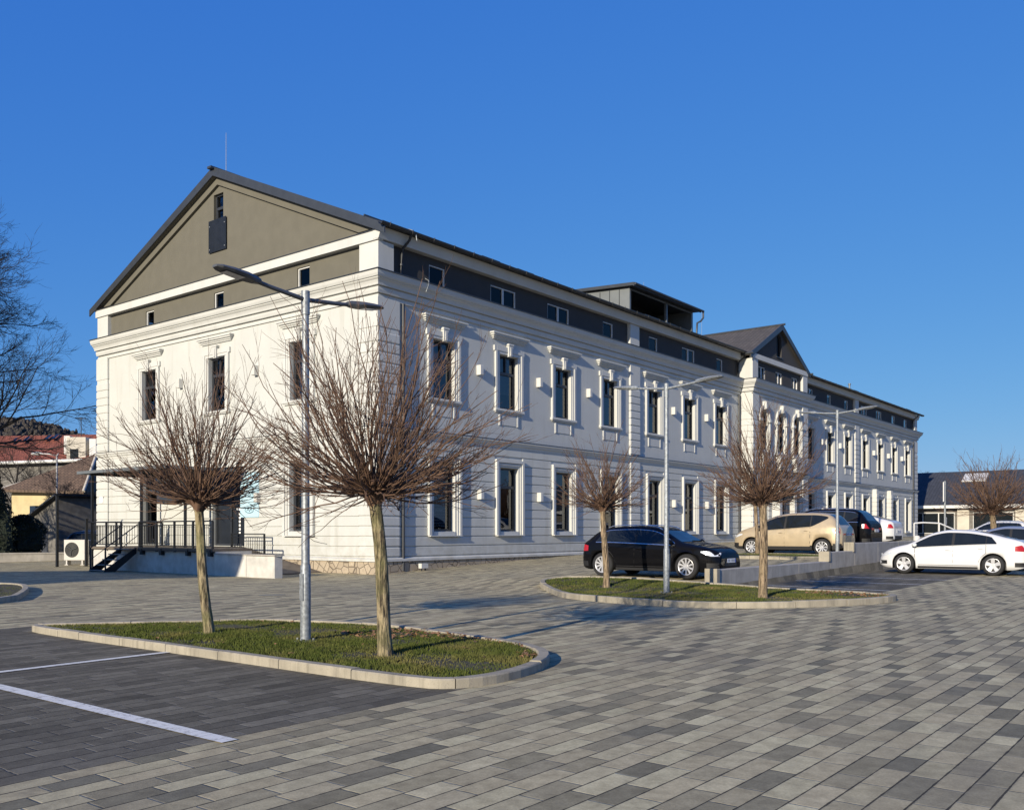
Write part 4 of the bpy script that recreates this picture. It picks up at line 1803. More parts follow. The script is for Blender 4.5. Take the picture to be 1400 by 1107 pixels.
cp = empty('canopy', (-2.2, 13, .93), 0, 'flat dark metal canopy on thin posts over the entrance terrace', 'canopy')
mb = MB()
mb.box(-3.7, -.06, 8.0, 14.75, 4.06, 4.11)
mb.box(-3.75, -3.702, 8.0, 14.75, 4.02, 4.14)
mb.box(-3.7, -.06, 14.751, 14.8, 4.02, 4.14)
mb.box(-3.7, -.06, 7.95, 7.999, 4.02, 4.14)
part(mb, 'roof_slab', M['zinc'], cp)
for y in (8.4, 9.9, 11.9, 13.8):
    mb = MB()
    mb.box(-3.65, -.1, y - .04, y + .04, 3.94, 4.059)
    part(mb, 'rafter', M['blackmetal'], cp)
for (x, y) in ((-2.6, 8.3), (-3.55, 9.9), (-3.55, 13.8)):
    mb = MB()
    mb.box(x - .045, x + .045, y - .045, y + .045, -.2 if y > 13.7 else DZ0, 3.95)
    part(mb, 'post', M['blackmetal'], cp)

# ------------------------------------------------------------------ air conditioner, posts
ac = empty('air_conditioner', (-1.9, 21.1, -.05), 0, 'white outdoor air conditioning unit at the far left corner of the white building', 'air conditioner')
gx, gy = -1.75, 18.8
mb = MB()
mb.cbox(-.5, .5, -.2, .2, .22, 1.2, .02)
A = radians(-52)


def rotl(mb_, loc, ang):
    c, s_ = cos(ang), sin(ang)
    mb_.v = [(loc[0] + v[0] * c - v[1] * s_, loc[1] + v[0] * s_ + v[1] * c, loc[2] + v[2]) for v in mb_.v]
    return mb_


ACL = (gx, gy, G(gx, gy))
ac.location = ACL
part(rotl(mb, ACL, A), 'case', M['ac'], ac)
mb = MB()
P = [(-.12 + .33 * cos(q), -.21, .72 + .36 * sin(q)) for q in [2 * pi * k / 24 for k in range(24)]]
mb.extr(P, (0, .012, 0))
part(rotl(mb, ACL, A), 'fan_grille', M['trim'], ac)
mb = MB()
for k in range(6):
    r = .06 + .05 * k
    P = [(-.12 + r * cos(q), -.222, .72 + 1.09 * r * sin(q)) for q in [2 * pi * i / 20 for i in range(21)]]
    mb.tube(P, .005, 4, cap=False)
for k in range(3):
    q = k * 2.1 + .4
    mb.tube([(-.12, -.216, .72), (-.12 + .28 * cos(q), -.216, .72 + .28 * sin(q))], .03, 4)
part(rotl(mb, ACL, A), 'fan_blade', M['anthra'], ac)
mb = MB()
for a in (-.4, .34):
    mb.box(a, a + .06, -.2, .2, 0, .22)
    mb.box(a - .05, a + .11, -.22, .22, -.02, .03)
part(rotl(mb, ACL, A), 'stand', M['ac'], ac)

for (X, Y, h, lb) in ((-20.5, 41.7, 3.2, 'tall thin dark metal post standing to the left of the air conditioning unit'),
                      (-19.55, 42.5, 2.15, 'shorter dark metal post just beside the air conditioning unit')):
    x, y = c2w(X, Y)
    z = G(x, y)
    p = empty('metal_post', (x, y, z), 0, lb, 'post')
    mb = MB()
    mb.box(x - .05, x + .05, y - .05, y + .05, z - .1, z + h)
    part(mb, 'shaft', M['blackmetal'], p)
    mb = MB()
    mb.box(x - .07, x + .07, y - .07, y + .07, z + h, z + h + .03)
    mb.box(x - .1, x + .1, y - .1, y + .1, z - .02, z + .015)
    part(mb, 'cap', M['blackmetal'], p)

# ------------------------------------------------------------------ concrete step wall
WY = -14.2
cw = empty('retaining_wall', (-1.6, WY, .1), 0, 'stepped grey concrete retaining wall between the upper and the lower car park', 'wall')
STEPS = [(-1.6, 6.5, .60), (6.5, 8.9, .90), (8.9, 27, 1.17)]
for a, b, zt in STEPS:
    mb = MB()
    n = max(1, int((b - a) / 2.4))
    for i in range(n):
        p, q = a + (b - a) * i / n, a + (b - a) * (i + 1) / n
        mb.cbox(p + .004, q - .004, WY, WY + .28, -.3, zt, .012)
    part(mb, 'wall_section', M['concrete'], cw)
    mb = MB()
    mb.cbox(a - .18, a - .001, WY - .03, WY + .31, -.3 if a < 0 else zt - .30, zt + .03, .012)
    part(mb, 'end_pier', M['kerb'], cw)


# ------------------------------------------------------------------ street lamps
def lamp(X, Y, z, ang, label, H=4.52):
    """double armed lamp; ang = direction of the arms"""
    x, y = (X, Y)
    L = empty('street_lamp', (x, y, z), ang, label, 'street lamp', 'double armed street lamps of the car park')
    mb = MB()
    mb.tube([(0, 0, -.05), (0, 0, .5), (0, 0, 1.0), (0, 0, 1.02), (0, 0, H)], [.068, .068, .066, .055, .042], 14)
    mb.build('pole', M['metal_galv'], L)
    mb = MB()
    mb.tube([(0, 0, -.02), (0, 0, .03)], .15, 16)
    for k in range(4):
        q = k * pi / 2 + .4
        mb.tube([(.115 * cos(q), .115 * sin(q), .03), (.115 * cos(q), .115 * sin(q), .06)], .016, 6)
    mb.build('base_plate', M['metal_galv'], L)
    mb = MB()
    mb.tube([(0, 0, H - .25), (0, 0, H + .06)], .056, 12)
    mb.build('collar', M['metal_galv'], L)
    mb = MB()
    mb.box(-.0715, -.05, -.035, .035, .55, .9)
    mb.build('service_hatch', M['metal_galv'], L)
    for sg in (-1, 1):
        mb = MB()
        mb.tube([(sg * .03, 0, H - .05), (sg * .55, 0, H + .0), (sg * .78, 0, H + .03)], [.03, .027, .027], 10)
        mb.build('arm', M['lamp_dark'] if arm_dark else M['metal_galv'], L)
        mb = MB()
        # flat tapering LED head
        secs = [(.72, .05, .03), (.80, .07, .045), (.95, .12, .042), (1.15, .125, .035), (1.30, .10, .025), (1.36, .05, .015)]
        vs, fs = [], []
        for (r, hw, th) in secs:
            zc = H + .03 + (r - .72) * .09
            for (a, b) in ((-hw, -.1), (-hw * .7, th), (0, th * 1.25), (hw * .7, th), (hw, -.1), (hw * .8, -th * .8), (-hw * .8, -th * .8)):
                vs.append((sg * r, a, zc + (b if b != -.1 else 0)))
        n = 7
        for i in range(len(secs) - 1):
            for k in range(n):
                k2 = (k + 1) % n
                fs.append((i * n + k, i * n + k2, (i + 1) * n + k2, (i + 1) * n + k))
        fs += [tuple(range(n)), tuple(range((len(secs) - 1) * n, len(secs) * n))]
        mb.add(vs, fs)
        hd = mb.build('lamp_head', M['lamp_dark'] if arm_dark else M['metal_galv'], L)
        mb = MB()
        for (r0, r1) in ((.98, 1.24),):
            za, zb = H + .03 + (r0 - .72) * .09 - .04, H + .03 + (r1 - .72) * .09 - .034
            mb.add([(sg * r0, -.08, za), (sg * r0, .08, za), (sg * r1, .07, zb), (sg * r1, -.07, zb)], [(0, 1, 2, 3)])
        mb.build('lens', M['lamp_glass'], hd, recalc=False)
    return L


arm_dark = True
lamp(-15.6, -15.1, .14, 0., 'nearest double armed lamp post with dark heads, between the two large globe trees')
arm_dark = False
lamp(-5.1, -14.62, .19, pi / 2, 'double armed lamp post on the far grass island before the black hatchback', 4.62)
lamp(8.86, -13.62, .62, pi / 2, 'double armed lamp post behind the concrete wall beside the gold car', 5.1)
# single lamp far left
x, y = c2w(-30.5, 62)
fl = empty('street_lamp', (x, y, .2), 0, 'single armed white street lamp in front of the red roofed house', 'street lamp')
mb = MB()
mb.tube([(x, y, .2), (x, y, 6.6), (x + .1, y, 6.75)], [.08, .05, .05], 8)
mb.tube([(x, y, 6.6), (x - .5 * .62, y + .5 * .78, 6.72), (x - 1.0 * .62, y + 1.0 * .78, 6.74)], .04, 6)
part(mb, 'pole', M['frame_light'], fl)
mb = MB()
mb.tube([(x - 1.0 * .62, y + 1.0 * .78, 6.74), (x - 1.25 * .62, y + 1.25 * .78, 6.76), (x - 1.7 * .62, y + 1.7 * .78, 6.74)], [.06, .14, .07], 8)
part(mb, 'lamp_head', M['frame_light'], fl)

# parking sign far right
x, y = 25.0, -13.3
z = G(x, y)
ps = empty('sign_post', (x, y, z), 0, 'slim grey sign post with a narrow panel seen above the white liftback roof', 'sign post')
mb = MB()
mb.tube([(x, y, z), (x, y, 4.0)], .05, 8)
part(mb, 'pole', M['metal_galv'], ps)
mb = MB()
mb.box(x - .28, x - .06, y - .02, y + .02, 3.0, 3.95)
part(mb, 'sign_panel', M['frame_light'], ps)
mb = MB()
mb.box(x + .05, x + .25, y - .03, y + .03, 1.9, 2.25)
part(mb, 'small_plate', M['inkwhite'], ps)
hr = empty('handrail', (24.0, -11.9, G(24, -12)), 0, 'white sloping tubular handrail behind the white liftback', 'handrail')
p0 = [c2w(17.6, 40.5), c2w(18.0, 40.5), c2w(18.7, 40.5), c2w(21.2, 41.5)]
mb = MB()
mb.tube([(p0[0][0], p0[0][1], 1.92), (p0[1][0], p0[1][1], 1.95), (p0[2][0], p0[2][1], 1.92), (p0[3][0], p0[3][1], 1.05)], .035, 6)
part(mb, 'rail', M['frame_light'], hr)
for p in (p0[0], p0[2]):
    mb = MB()
    mb.tube([(p[0], p[1], .6), (p[0], p[1], 1.92)], .03, 6)
    part(mb, 'post', M['frame_light'], hr)
x, y = c2w(17.5, 40.0)
bo = empty('bollard', (x, y, .7), 0, 'stout white bollard below the sloping handrail', 'bollard')
mb = MB()
mb.tube([(x, y, .5), (x, y, 1.32), (x, y, 1.38)], [.14, .14, .09], 12)
part(mb, 'shaft', M['lampbox'], bo)
mb = MB()
mb.tube([(x, y, .62), (x, y, .70)], .19, 12)
part(mb, 'foot', M['concrete'], bo)


# ------------------------------------------------------------------ trees
def globe_tree(loc, seed, hh, cr, ctop, lean, label, nsh=105, tr=.088, barkm='bark', group='bare globe headed trees of the car park', sc=1.):
    rr = random.Random(seed)
    T = empty('globe_tree', loc, 0, label, 'tree', group)
    # trunk
    mb = MB()
    n, rings = 26, 46
    vs, fs = [], []
    for j in range(rings):
        f = j / (rings - 1)
        z = f * hh
        cx = lean[0] * f ** 1.3 + .03 * sin(f * 5 + seed)
        cy = lean[1] * f ** 1.3 + .03 * cos(f * 4 + seed)
        r = tr * (1.0 - .22 * f + .42 * max(0, .10 - f) / .10 * .6 + .55 * max(0, f - .93) / .07 * .5)
        for k in range(n):
            q = 2 * pi * k / n
            e = mnoise.noise(Vector((cos(q) * 2.6, sin(q) * 2.6, z * 1.4 + seed))) * .10 + mnoise.noise(Vector((cos(q) * 7, sin(q) * 7, z * 4 + seed))) * .10
            rr_ = r * (1 + e)
            vs.append((cx + rr_ * cos(q), cy + rr_ * sin(q), z - .05 * (1 - f)))
    for j in range(rings - 1):
        for k in range(n):
            k2 = (k + 1) % n
            fs.append((j * n + k, j * n + k2, (j + 1) * n + k2, (j + 1) * n + k))
    fs.append(tuple(range((rings - 1) * n, rings * n)))
    mb.add(vs, fs, 0, True)
    mb.build('trunk', M[barkm], T)
    hx, hy = lean[0] + .03 * sin(5 + seed), lean[1] + .03 * cos(4 + seed)
    head = Vector((hx, hy, hh))
    mb = MB()
    # knuckled head
    for k in range(26):
        q = rr.uniform(0, 2 * pi)
        a = rr.uniform(.05, .19) * sc
        mb.tube([head + Vector((0, 0, -.12)), head + Vector((a * .6 * cos(q), a * .6 * sin(q), .0)), head + Vector((a * 1.5 * cos(q), a * 1.5 * sin(q), rr.uniform(.04, .2)))], [.05 * sc, rr.uniform(.03, .05) * sc, rr.uniform(.015, .034) * sc], 6)

    def shoot(p, d, L, r0, r1, curve, wob, nseg):
        pts = [p.copy()]
        dd = d.normalized()
        for i in range(nseg):
            dd = (dd + Vector((rr.gauss(0, wob), rr.gauss(0, wob), rr.gauss(0, wob) + curve / nseg))).normalized()
            p = p + dd * (L / nseg)
            pts.append(p.copy())
        return pts

    Hc = ctop - hh
    for i in range(nsh):
        u = (i + .5) / nsh
        th = radians(6) + radians(80) * u ** .72 + rr.gauss(0, .05)
        if rr.random() < .04:
            th = rr.uniform(1.45, 1.75)
        az = i * 2.39996 + rr.gauss(0, .25)
        d = Vector((sin(th) * cos(az), sin(th) * sin(az), cos(th)))
        reach = 1 / sqrt((sin(th) / cr) ** 2 + (cos(th) / Hc) ** 2)
        L = reach * rr.uniform(.70, 1.08)
        hr_ = rr.uniform(.10, .24) * sc
        p = head + Vector((hr_ * sin(th) * cos(az), hr_ * sin(th) * sin(az), .10 * cos(th) * sc + .02 + .25 * (hr_ - .1)))
        r0 = rr.uniform(.0072, .0132) * sc
        pts = shoot(p, d + Vector((0, 0, -.22 * sin(th))), L, r0, r0 * .3, .75 * sin(th), .12, 8)
        rad = [r0 * (1 - .085 * k) for k in range(9)]
        mb.tube([head + Vector((0, 0, -.05)), head.lerp(p, .6) + Vector((0, 0, -.02)), p], [r0 * 2.2, r0 * 1.7, r0], 5, cap=False)
        mb.tube(pts, rad, 5, cap=False)
        for b in range(rr.randint(4, 8)):
            f = rr.uniform(.25, .97)
            k = min(7, int(f * 8))
            bp = pts[k].lerp(pts[k + 1], f * 8 - k)
            dd = (pts[k + 1] - pts[k]).normalized()
            side = Vector((rr.gauss(0, 1), rr.gauss(0, 1), rr.gauss(0, 1)))
            side = (side - dd * side.dot(dd)).normalized()
            a = rr.uniform(.28, .62)
            L2 = L * rr.uniform(.14, .36) * (1.1 - .5 * f)
            r2 = max(.0028 * sc, rad[k] * .6)
            p2 = shoot(bp, dd * cos(a) + side * sin(a), L2, r2, r2 * .4, .3, .13, 4)
            mb.tube(p2, [r2 * (1 - .14 * q) for q in range(5)], 4, cap=False)
            for c in range(rr.randint(0, 3)):
                f2 = rr.uniform(.25, .85)
                k2 = min(3, int(f2 * 4))
                bp2 = p2[k2].lerp(p2[k2 + 1], f2 * 4 - k2)
                d2 = (p2[k2 + 1] - p2[k2]).normalized()
                s2 = Vector((rr.gauss(0, 1), rr.gauss(0, 1), rr.gauss(0, 1))).normalized()
                p3 = shoot(bp2, d2 + s2 * .6, L2 * rr.uniform(.3, .6), r2, r2, .1, .1, 2)
                mb.tube(p3, [r2 * .65, r2 * .55, r2 * .4], 3, cap=False)
    # thin drooping twigs below the head
    for k in range(9):
        az = rr.uniform(0, 2 * pi)
        d = Vector((cos(az), sin(az), rr.uniform(-.45, .05)))
        pts = shoot(head + d * .08 * sc, d, cr * rr.uniform(.3, .75), .006, .003, .5, .16, 6)
        mb.tube(pts, [.006 * sc * (1 - .1 * q) for q in range(7)], 4, cap=False)
        for c in range(3):
            q = rr.randint(1, 5)
            s2 = Vector((rr.gauss(0, 1), rr.gauss(0, 1), rr.gauss(0, .6))).normalized()
            p3 = shoot(pts[q], s2, cr * .2, .004, .003, .2, .1, 3)
            mb.tube(p3, .0035 * sc, 3, cap=False)
    mb.build('crown', M['twig'], T, recalc=False)
    return T


t1 = globe_tree((-15.79, -13.21, .12), 3, 1.86, 1.32, 4.05, (-.10, .12), 'slender bare globe tree at left end of the near grass island', 160, .075)
t2 = globe_tree((-15.81, -16.85, .12), 5, 1.88, 1.66, 4.4, (-.14, .10), 'largest bare globe tree with mossy trunk at the right end of the near grass island', 200, .086)
t3 = globe_tree((-3.91, -12.26, .20), 8, 1.95, 1.15, 4.05, (-.03, .05), 'smaller bare globe tree of the far grass island in front of the black hatchback', 130, .082, 'bark2')
t4 = globe_tree((-5.04, -16.88, .17), 12, 2.0, 1.38, 4.25, (.0, .06), 'bare globe tree of the far grass island in front of the gold car', 165, .094, 'bark2')
t5 = globe_tree((9.0, -10.6, .6), 14, 2.0, 1.2, 4.0, (.05, .05), 'thin bare globe tree behind the trunk of another on the strip beside the gold car', 80, .08, 'bark2')
t6 = globe_tree((26.5, -15.2, .75), 19, 1.7, 2.3, 4.6, (-.1, .1), 'wide bare globe tree before the dark roofed low building at the right edge', 150, .15, 'bark2', sc=1.7)


def big_tree(loc, seed, H, label, spread=1., levels=5, name='bare_tree', m='bigbark', trunk_r=.32, minz=.22, cat='tree'):
    rr = random.Random(seed)
    T = empty(name, loc, 0, label, cat)
    tr, crn = MB(), MB()

    def grow(p, d, L, r, lev):
        n = 5 if lev > 1 else 4
        pts, rad = [p.copy()], [r]
        dd = d.normalized()
        for i in range(n):
            dd = (dd + Vector((rr.gauss(0, .10), rr.gauss(0, .10), rr.gauss(0, .07) + (.03 if lev < levels else .06)))).normalized()
            p = p + dd * L / n
            pts.append(p.copy())
            rad.append(r * (1 - .55 * (i + 1) / n))
        (tr if lev == levels else crn).tube(pts, rad, 8 if lev >= levels - 1 else (5 if lev > 1 else 3), cap=False)
        if lev == 0:
            return
        nb = {5: 34, 4: 10, 3: 7, 2: 6, 1: 4}[lev]
        for b in range(nb):
            f = (minz + (1 - minz) * (b + rr.random()) / nb) if lev == levels else rr.uniform(.2, 1.0)
            k = min(n - 1, int(f * n))
            bp = pts[k].lerp(pts[k + 1], f * n - k)
            d0 = (pts[k + 1] - pts[k]).normalized()
            az = b * 2.4 + rr.uniform(-.5, .5)
            if lev == levels:
                side = Vector((cos(az), sin(az), .1))
                a = rr.uniform(.9, 1.35) * (1.15 - .5 * f)
                L2 = H * .36 * spread * (1.08 - .45 * f) * rr.uniform(.8, 1.1)
            else:
                side = Vector((rr.gauss(0, 1), rr.gauss(0, 1), rr.gauss(0, .7)))
                side = (side - d0 * side.dot(d0)).normalized()
                a = rr.uniform(.4, .85)
                L2 = L * rr.uniform(.38, .62)
            grow(bp, d0 * cos(a) + side * sin(a), L2, max(.0075, rad[k] * rr.uniform(.45, .6)), lev - 1)
    grow(Vector((0, 0, -.1)), Vector((0, 0, 1)), H * .82, trunk_r, levels)
    tr.build('trunk', M[m], T)
    crn.build('crown', M[m], T, recalc=False)
    return T


x, y = c2w(-31.6, 45)
big_tree((x, y, 0), 21, 23.0, 'tall dark bare tree reaching in from the left picture edge against the sky', .93)
x, y = c2w(60, 135)
big_tree((x, y, .3), 33, 10.5, 'far bare tree whose top shows above the low roof beside the building end', 1., 4)
# ------------------------------------------------------------------ cars
def pchip(pts):
    xs_ = [p[0] for p in pts]
    ys_ = [p[1] for p in pts]
    n = len(xs_)
    h = [xs_[i + 1] - xs_[i] for i in range(n - 1)]
    de = [(ys_[i + 1] - ys_[i]) / h[i] for i in range(n - 1)]
    m = [de[0]] + [0.] * (n - 2) + [de[-1]]
    for i in range(1, n - 1):
        if de[i - 1] * de[i] > 0:
            w1, w2 = 2 * h[i] + h[i - 1], h[i] + 2 * h[i - 1]
            m[i] = (w1 + w2) / (w1 / de[i - 1] + w2 / de[i])

    def f(x):
        if x <= xs_[0]:
            return ys_[0]
        if x >= xs_[-1]:
            return ys_[-1]
        i = 0
        while x > xs_[i + 1]:
            i += 1
        t_ = (x - xs_[i]) / h[i]
        return (ys_[i] * (1 + 2 * t_) * (1 - t_) ** 2 + m[i] * h[i] * t_ * (1 - t_) ** 2 + ys_[i + 1] * t_ * t_ * (3 - 2 * t_) + m[i + 1] * h[i] * t_ * t_ * (t_ - 1))
    return f


SPECS = {
    'hatch': dict(L=4.31, W=1.80, wb=2.64, fo=.88, r=.338, zf=.19,
                  top=[(-2.155, .80), (-2.10, .95), (-1.98, 1.03), (-1.72, 1.24), (-1.5, 1.35), (-1.1, 1.415), (-.4, 1.43), (.1, 1.40), (.42, 1.32), (.78, 1.13), (1.08, .985), (1.4, .93), (1.75, .86), (2.0, .77), (2.11, .68), (2.155, .56)],
                  belt=[(-2.155, .74), (-2.0, .93), (-1.3, .955), (0, .92), (1.0, .88), (1.5, .86), (1.9, .76), (2.155, .5)],
                  roof=[(-2.155, .72), (-1.7, .66), (-.8, .66), (.2, .65), (.6, .70), (1.05, .80), (1.6, .78), (2.155, .62)],
                  plan=[(-2.155, .74), (-2.02, .89), (-1.75, .965), (-1.2, 1), (.8, 1), (1.5, .98), (1.85, .92), (2.05, .80), (2.155, .66)],
                  win=[(-1.60, -1.30, .10), (-1.24, -.35, 0), (-.27, .93, 0)], ws=(.50, 1.04), rw=(-1.98, -1.56), spokes=10, rail=True,
                  doors=[(-1.28, -.31), (-.31, .86)]),
    'mpv': dict(L=4.28, W=1.78, wb=2.74, fo=.84, r=.315, zf=.21,
                top=[(-2.14, .80), (-2.09, 1.0), (-1.98, 1.15), (-1.72, 1.46), (-1.5, 1.555), (-1.0, 1.60), (-.3, 1.60), (.3, 1.53), (.8, 1.34), (1.35, 1.07), (1.65, .98), (1.9, .86), (2.08, .70), (2.14, .55)],
                belt=[(-2.14, .74), (-2.0, 1.05), (-1.3, 1.06), (-.2, .99), (1.2, .89), (1.6, .86), (1.95, .74), (2.14, .5)],
                roof=[(-2.14, .74), (-1.7, .68), (-.8, .68), (.3, .67), (.9, .74), (1.35, .82), (1.7, .78), (2.14, .62)],
                plan=[(-2.14, .78), (-2.02, .92), (-1.75, .975), (-1.2, 1), (.8, 1), (1.5, .97), (1.85, .90), (2.05, .78), (2.14, .64)],
                win=[(-1.62, -1.02, -.30), (-.98, -.06, 0), (.02, 1.12, 0)], ws=(.45, 1.32), rw=(-2.0, -1.62), spokes=9, rail=False,
                doors=[(-1.0, -.02), (-.02, 1.05)]),
    'suv': dict(L=4.62, W=1.88, wb=2.68, fo=.92, r=.36, zf=.25,
                top=[(-2.31, .85), (-2.26, 1.05), (-2.12, 1.2), (-1.85, 1.52), (-1.6, 1.63), (-1.0, 1.67), (-.2, 1.67), (.3, 1.60), (.75, 1.38), (1.1, 1.15), (1.5, 1.09), (1.95, 1.0), (2.2, .85), (2.31, .65)],
                belt=[(-2.31, .8), (-2.1, 1.1), (-1.3, 1.12), (0, 1.06), (1.1, 1.03), (1.6, 1.0), (2.05, .85), (2.31, .6)],
                roof=[(-2.31, .74), (-1.8, .68), (-.8, .68), (.3, .67), (.7, .74), (1.1, .82), (1.7, .8), (2.31, .66)],
                plan=[(-2.31, .78), (-2.18, .91), (-1.9, .975), (-1.3, 1), (.9, 1), (1.6, .98), (2.0, .91), (2.2, .8), (2.31, .68)],
                win=[(-1.86, -1.32, -.22), (-1.26, -.32, 0), (-.24, .92, 0)], ws=(.48, 1.06), rw=(-2.14, -1.74), spokes=5, rail=True,
                doors=[(-1.28, -.28), (-.28, .9)]),
    'lift': dict(L=4.47, W=1.82, wb=2.70, fo=.86, r=.325, zf=.18,
                 top=[(-2.235, .82), (-2.18, 1.02), (-2.05, 1.10), (-1.6, 1.22), (-1.1, 1.35), (-.5, 1.44), (0, 1.455), (.45, 1.38), (.9, 1.18), (1.3, .975), (1.6, .90), (1.9, .80), (2.12, .66), (2.2, .56), (2.235, .46)],
                 belt=[(-2.235, .78), (-2.1, .99), (-1.3, .98), (0, .92), (1.2, .84), (1.6, .80), (1.95, .70), (2.235, .42)],
                 roof=[(-2.235, .72), (-1.9, .72), (-1.2, .64), (-.4, .63), (.3, .64), (.8, .70), (1.25, .8), (1.7, .78), (2.235, .58)],
                 plan=[(-2.235, .74), (-2.1, .87), (-1.8, .95), (-1.2, 1), (.8, 1), (1.5, .98), (1.85, .91), (2.1, .78), (2.235, .60)],
                 win=[(-1.42, -1.13, .12), (-1.10, -.18, 0), (-.10, 1.12, 0)], ws=(.40, 1.26), rw=(-1.95, -.85), spokes=5, rail=False,
                 doors=[(-1.12, -.14), (-.14, 1.02)]),
}
CARCACHE = {}


def make_car(kind, loc, head, paint_m, label, lights='std', plate=True, name='car', tinted=True, twotone=None):
    S = SPECS[kind]
    C = empty(name, loc, head, label, 'car')
    L, W, wb, r = S['L'], S['W'], S['wb'], S['r']
    hw = W / 2
    xf, xr = L / 2 - S['fo'], L / 2 - S['fo'] - wb
    top, belt, roof, plan = (pchip(S[k]) for k in ('top', 'belt', 'roof', 'plan'))
    Ra = r + .055

    def zfl(x):
        e = max(0, abs(x) - (L / 2 - .45)) / .45
        return S['zf'] + .10 * e * e

    def arch(x):
        z0 = zfl(x)
        for xw in (xf, xr):
            d = abs(x - xw)
            if d < Ra:
                return max(z0, r + sqrt(Ra * Ra - d * d))
        return z0

    def ring(x):
        B = hw * plan(x)
        zb, zt = belt(x), top(x)
        zb = min(zb, zt - .03)
        R = hw * roof(x)
        R = min(R, B * .93)
        zf = zfl(x)
        za = min(arch(x), zb - .06)
        h = zt - zb

        def lz(f):
            return max(za + .004, zf + (zb - zf) * f)
        bi = B * .955
        P = [(0, zf), (B - .30, zf), (B - .30, za - .001), (.955 * B, za), (.985 * B, lz(.20)), (1.0 * B, lz(.45)), (.992 * B, lz(.74)), (.975 * B, lz(.90)), (bi, zb)]
        for f, g_ in ((.35, .33), (.68, .68), (.90, .93)):
            P.append((bi + (R - bi) * g_, zb + h * f))
        P.append((R * .90, zb + h * .972))
        P.append((R * .72, zb + h * .99))
        P.append((R * .36, zt))
        P.append((0, zt + .004))
        return P

    def sidey(x, z):
        P = ring(x)[3:13]
        for (y0, z0), (y1, z1) in zip(P, P[1:]):
            if z <= z1:
                if z1 - z0 < 1e-6:
                    return y1
                t_ = max(0, (z - z0) / (z1 - z0))
                return y0 + (y1 - y0) * t_
        return P[-1][0]

    def topz(x, y):
        P = ring(x)[10:]
        y = abs(y)
        for (y0, z0), (y1, z1) in zip(P, P[1:]):
            if y1 <= y <= y0:
                return z1 if y0 - y1 < 1e-6 else z1 + (z0 - z1) * (y - y1) / (y0 - y1)
        return P[0][1]

    X = set([-L / 2 + L * i / 64 for i in range(65)])
    for xw in (xf, xr):
        for k in range(0, 17):
            X.add(xw + Ra * .9999 * cos(pi * k / 16))
        X.add(xw + Ra * 1.001)
        X.add(xw - Ra * 1.001)
    for e in (.015, .04, .08):
        X.add(L / 2 - e)
        X.add(-L / 2 + e)
    X = sorted(x for x in X if -L / 2 - 1e-6 <= x <= L / 2 + 1e-6)
    mb = MB()
    rings = []
    for x in X:
        P = ring(x)
        rings.append([(x, y, z) for y, z in P] + [(x, -y, z) for y, z in reversed(P[1:-1])])
    n = len(rings[0])
    vs = [v for rg in rings for v in rg]
    half = len(ring(0))
    for j in range(len(X) - 1):
        for k in range(n):
            k2 = (k + 1) % n
            kk = min(k, n - 1 - k) if k >= half - 1 else k
            mi = 1 if kk in (0, 1, 2) else 0
            if twotone and kk == 3:
                mi = 1
            mb.add([], [], 0)
            mb.f.append((j * n + k, j * n + k2, (j + 1) * n + k2, (j + 1) * n + k))
            mb.m.append(mi)
            mb.s.append(mi == 0)
    mb.v = vs
    mb.f += [tuple(range(n)), tuple(range((len(X) - 1) * n, len(X) * n))]
    mb.m += [0, 0]
    mb.s += [False, False]
    mb.build('body', [M[paint_m], M['trim']], C)

    def side_panel(nm, x0, x1, zbf, ztf, m, off=.004, parent=C, nx_=14, nz=4, sides=(1, -1), edge=False, name=None):
        out = []
        for sg in sides:
            mb = MB()
            vs = []
            cols = []
            for i in range(nx_ + 1):
                x = x0 + (x1 - x0) * i / nx_
                b, t_ = zbf(x), ztf(x)
                t_ = max(t_, b + .001)
                cols.append([(x, sg * (sidey(x, b + (t_ - b) * j / nz) + off), b + (t_ - b) * j / nz) for j in range(nz + 1)])
            vs = [v for c in cols for v in c]
            k = nz + 1
            fs = [(i * k + j, i * k + j + 1, (i + 1) * k + j + 1, (i + 1) * k + j) for i in range(nx_) for j in range(nz)]
            mb.add(vs, fs, 0, True)
            out.append(mb.build(nm, M[m], parent, recalc=False))
        return out

    def top_panel(nm, x0, x1, shrink, m, off=.006, y_lim=None):
        mb = MB()
        N, K = 10, 12
        vs = []
        for i in range(N + 1):
            x = x0 + (x1 - x0) * i / N
            P = ring(x)
            yl = (P[12][0]) - shrink
            for j in range(K + 1):
                y = -yl + 2 * yl * j / K
                vs.append((x, y, topz(x, y) + off))
        k = K + 1
        mb.add(vs, [(i * k + j, i * k + j + 1, (i + 1) * k + j + 1, (i + 1) * k + j) for i in range(N) for j in range(K)], 0, True)
        return mb.build(nm, M[m], C, recalc=False)

    # glazing: one black band, then panes
    wa, wb_, ws0 = S['win'][0][0], S['win'][-1][1], S['win'][0]

    def bt(x):
        z = top(x) - .09
        if ws0[2] > 0:
            z = min(z, belt(x) + .03 + max(0, (x - ws0[0] + .02)) / (ws0[1] - ws0[0]) * 1.2 * (top(ws0[1]) - .1 - belt(ws0[1])))
        return z

    def bb(x):
        z = belt(x) + .018
        if ws0[2] < 0:
            z += max(0, 1 - (x - ws0[0]) / (ws0[1] - ws0[0])) ** 1.2 * abs(ws0[2])
        return min(z, top(x) - .11)
    side_panel('window_surround', wa, wb_ - .03, bb, bt, 'trim', .003, nx_=30)
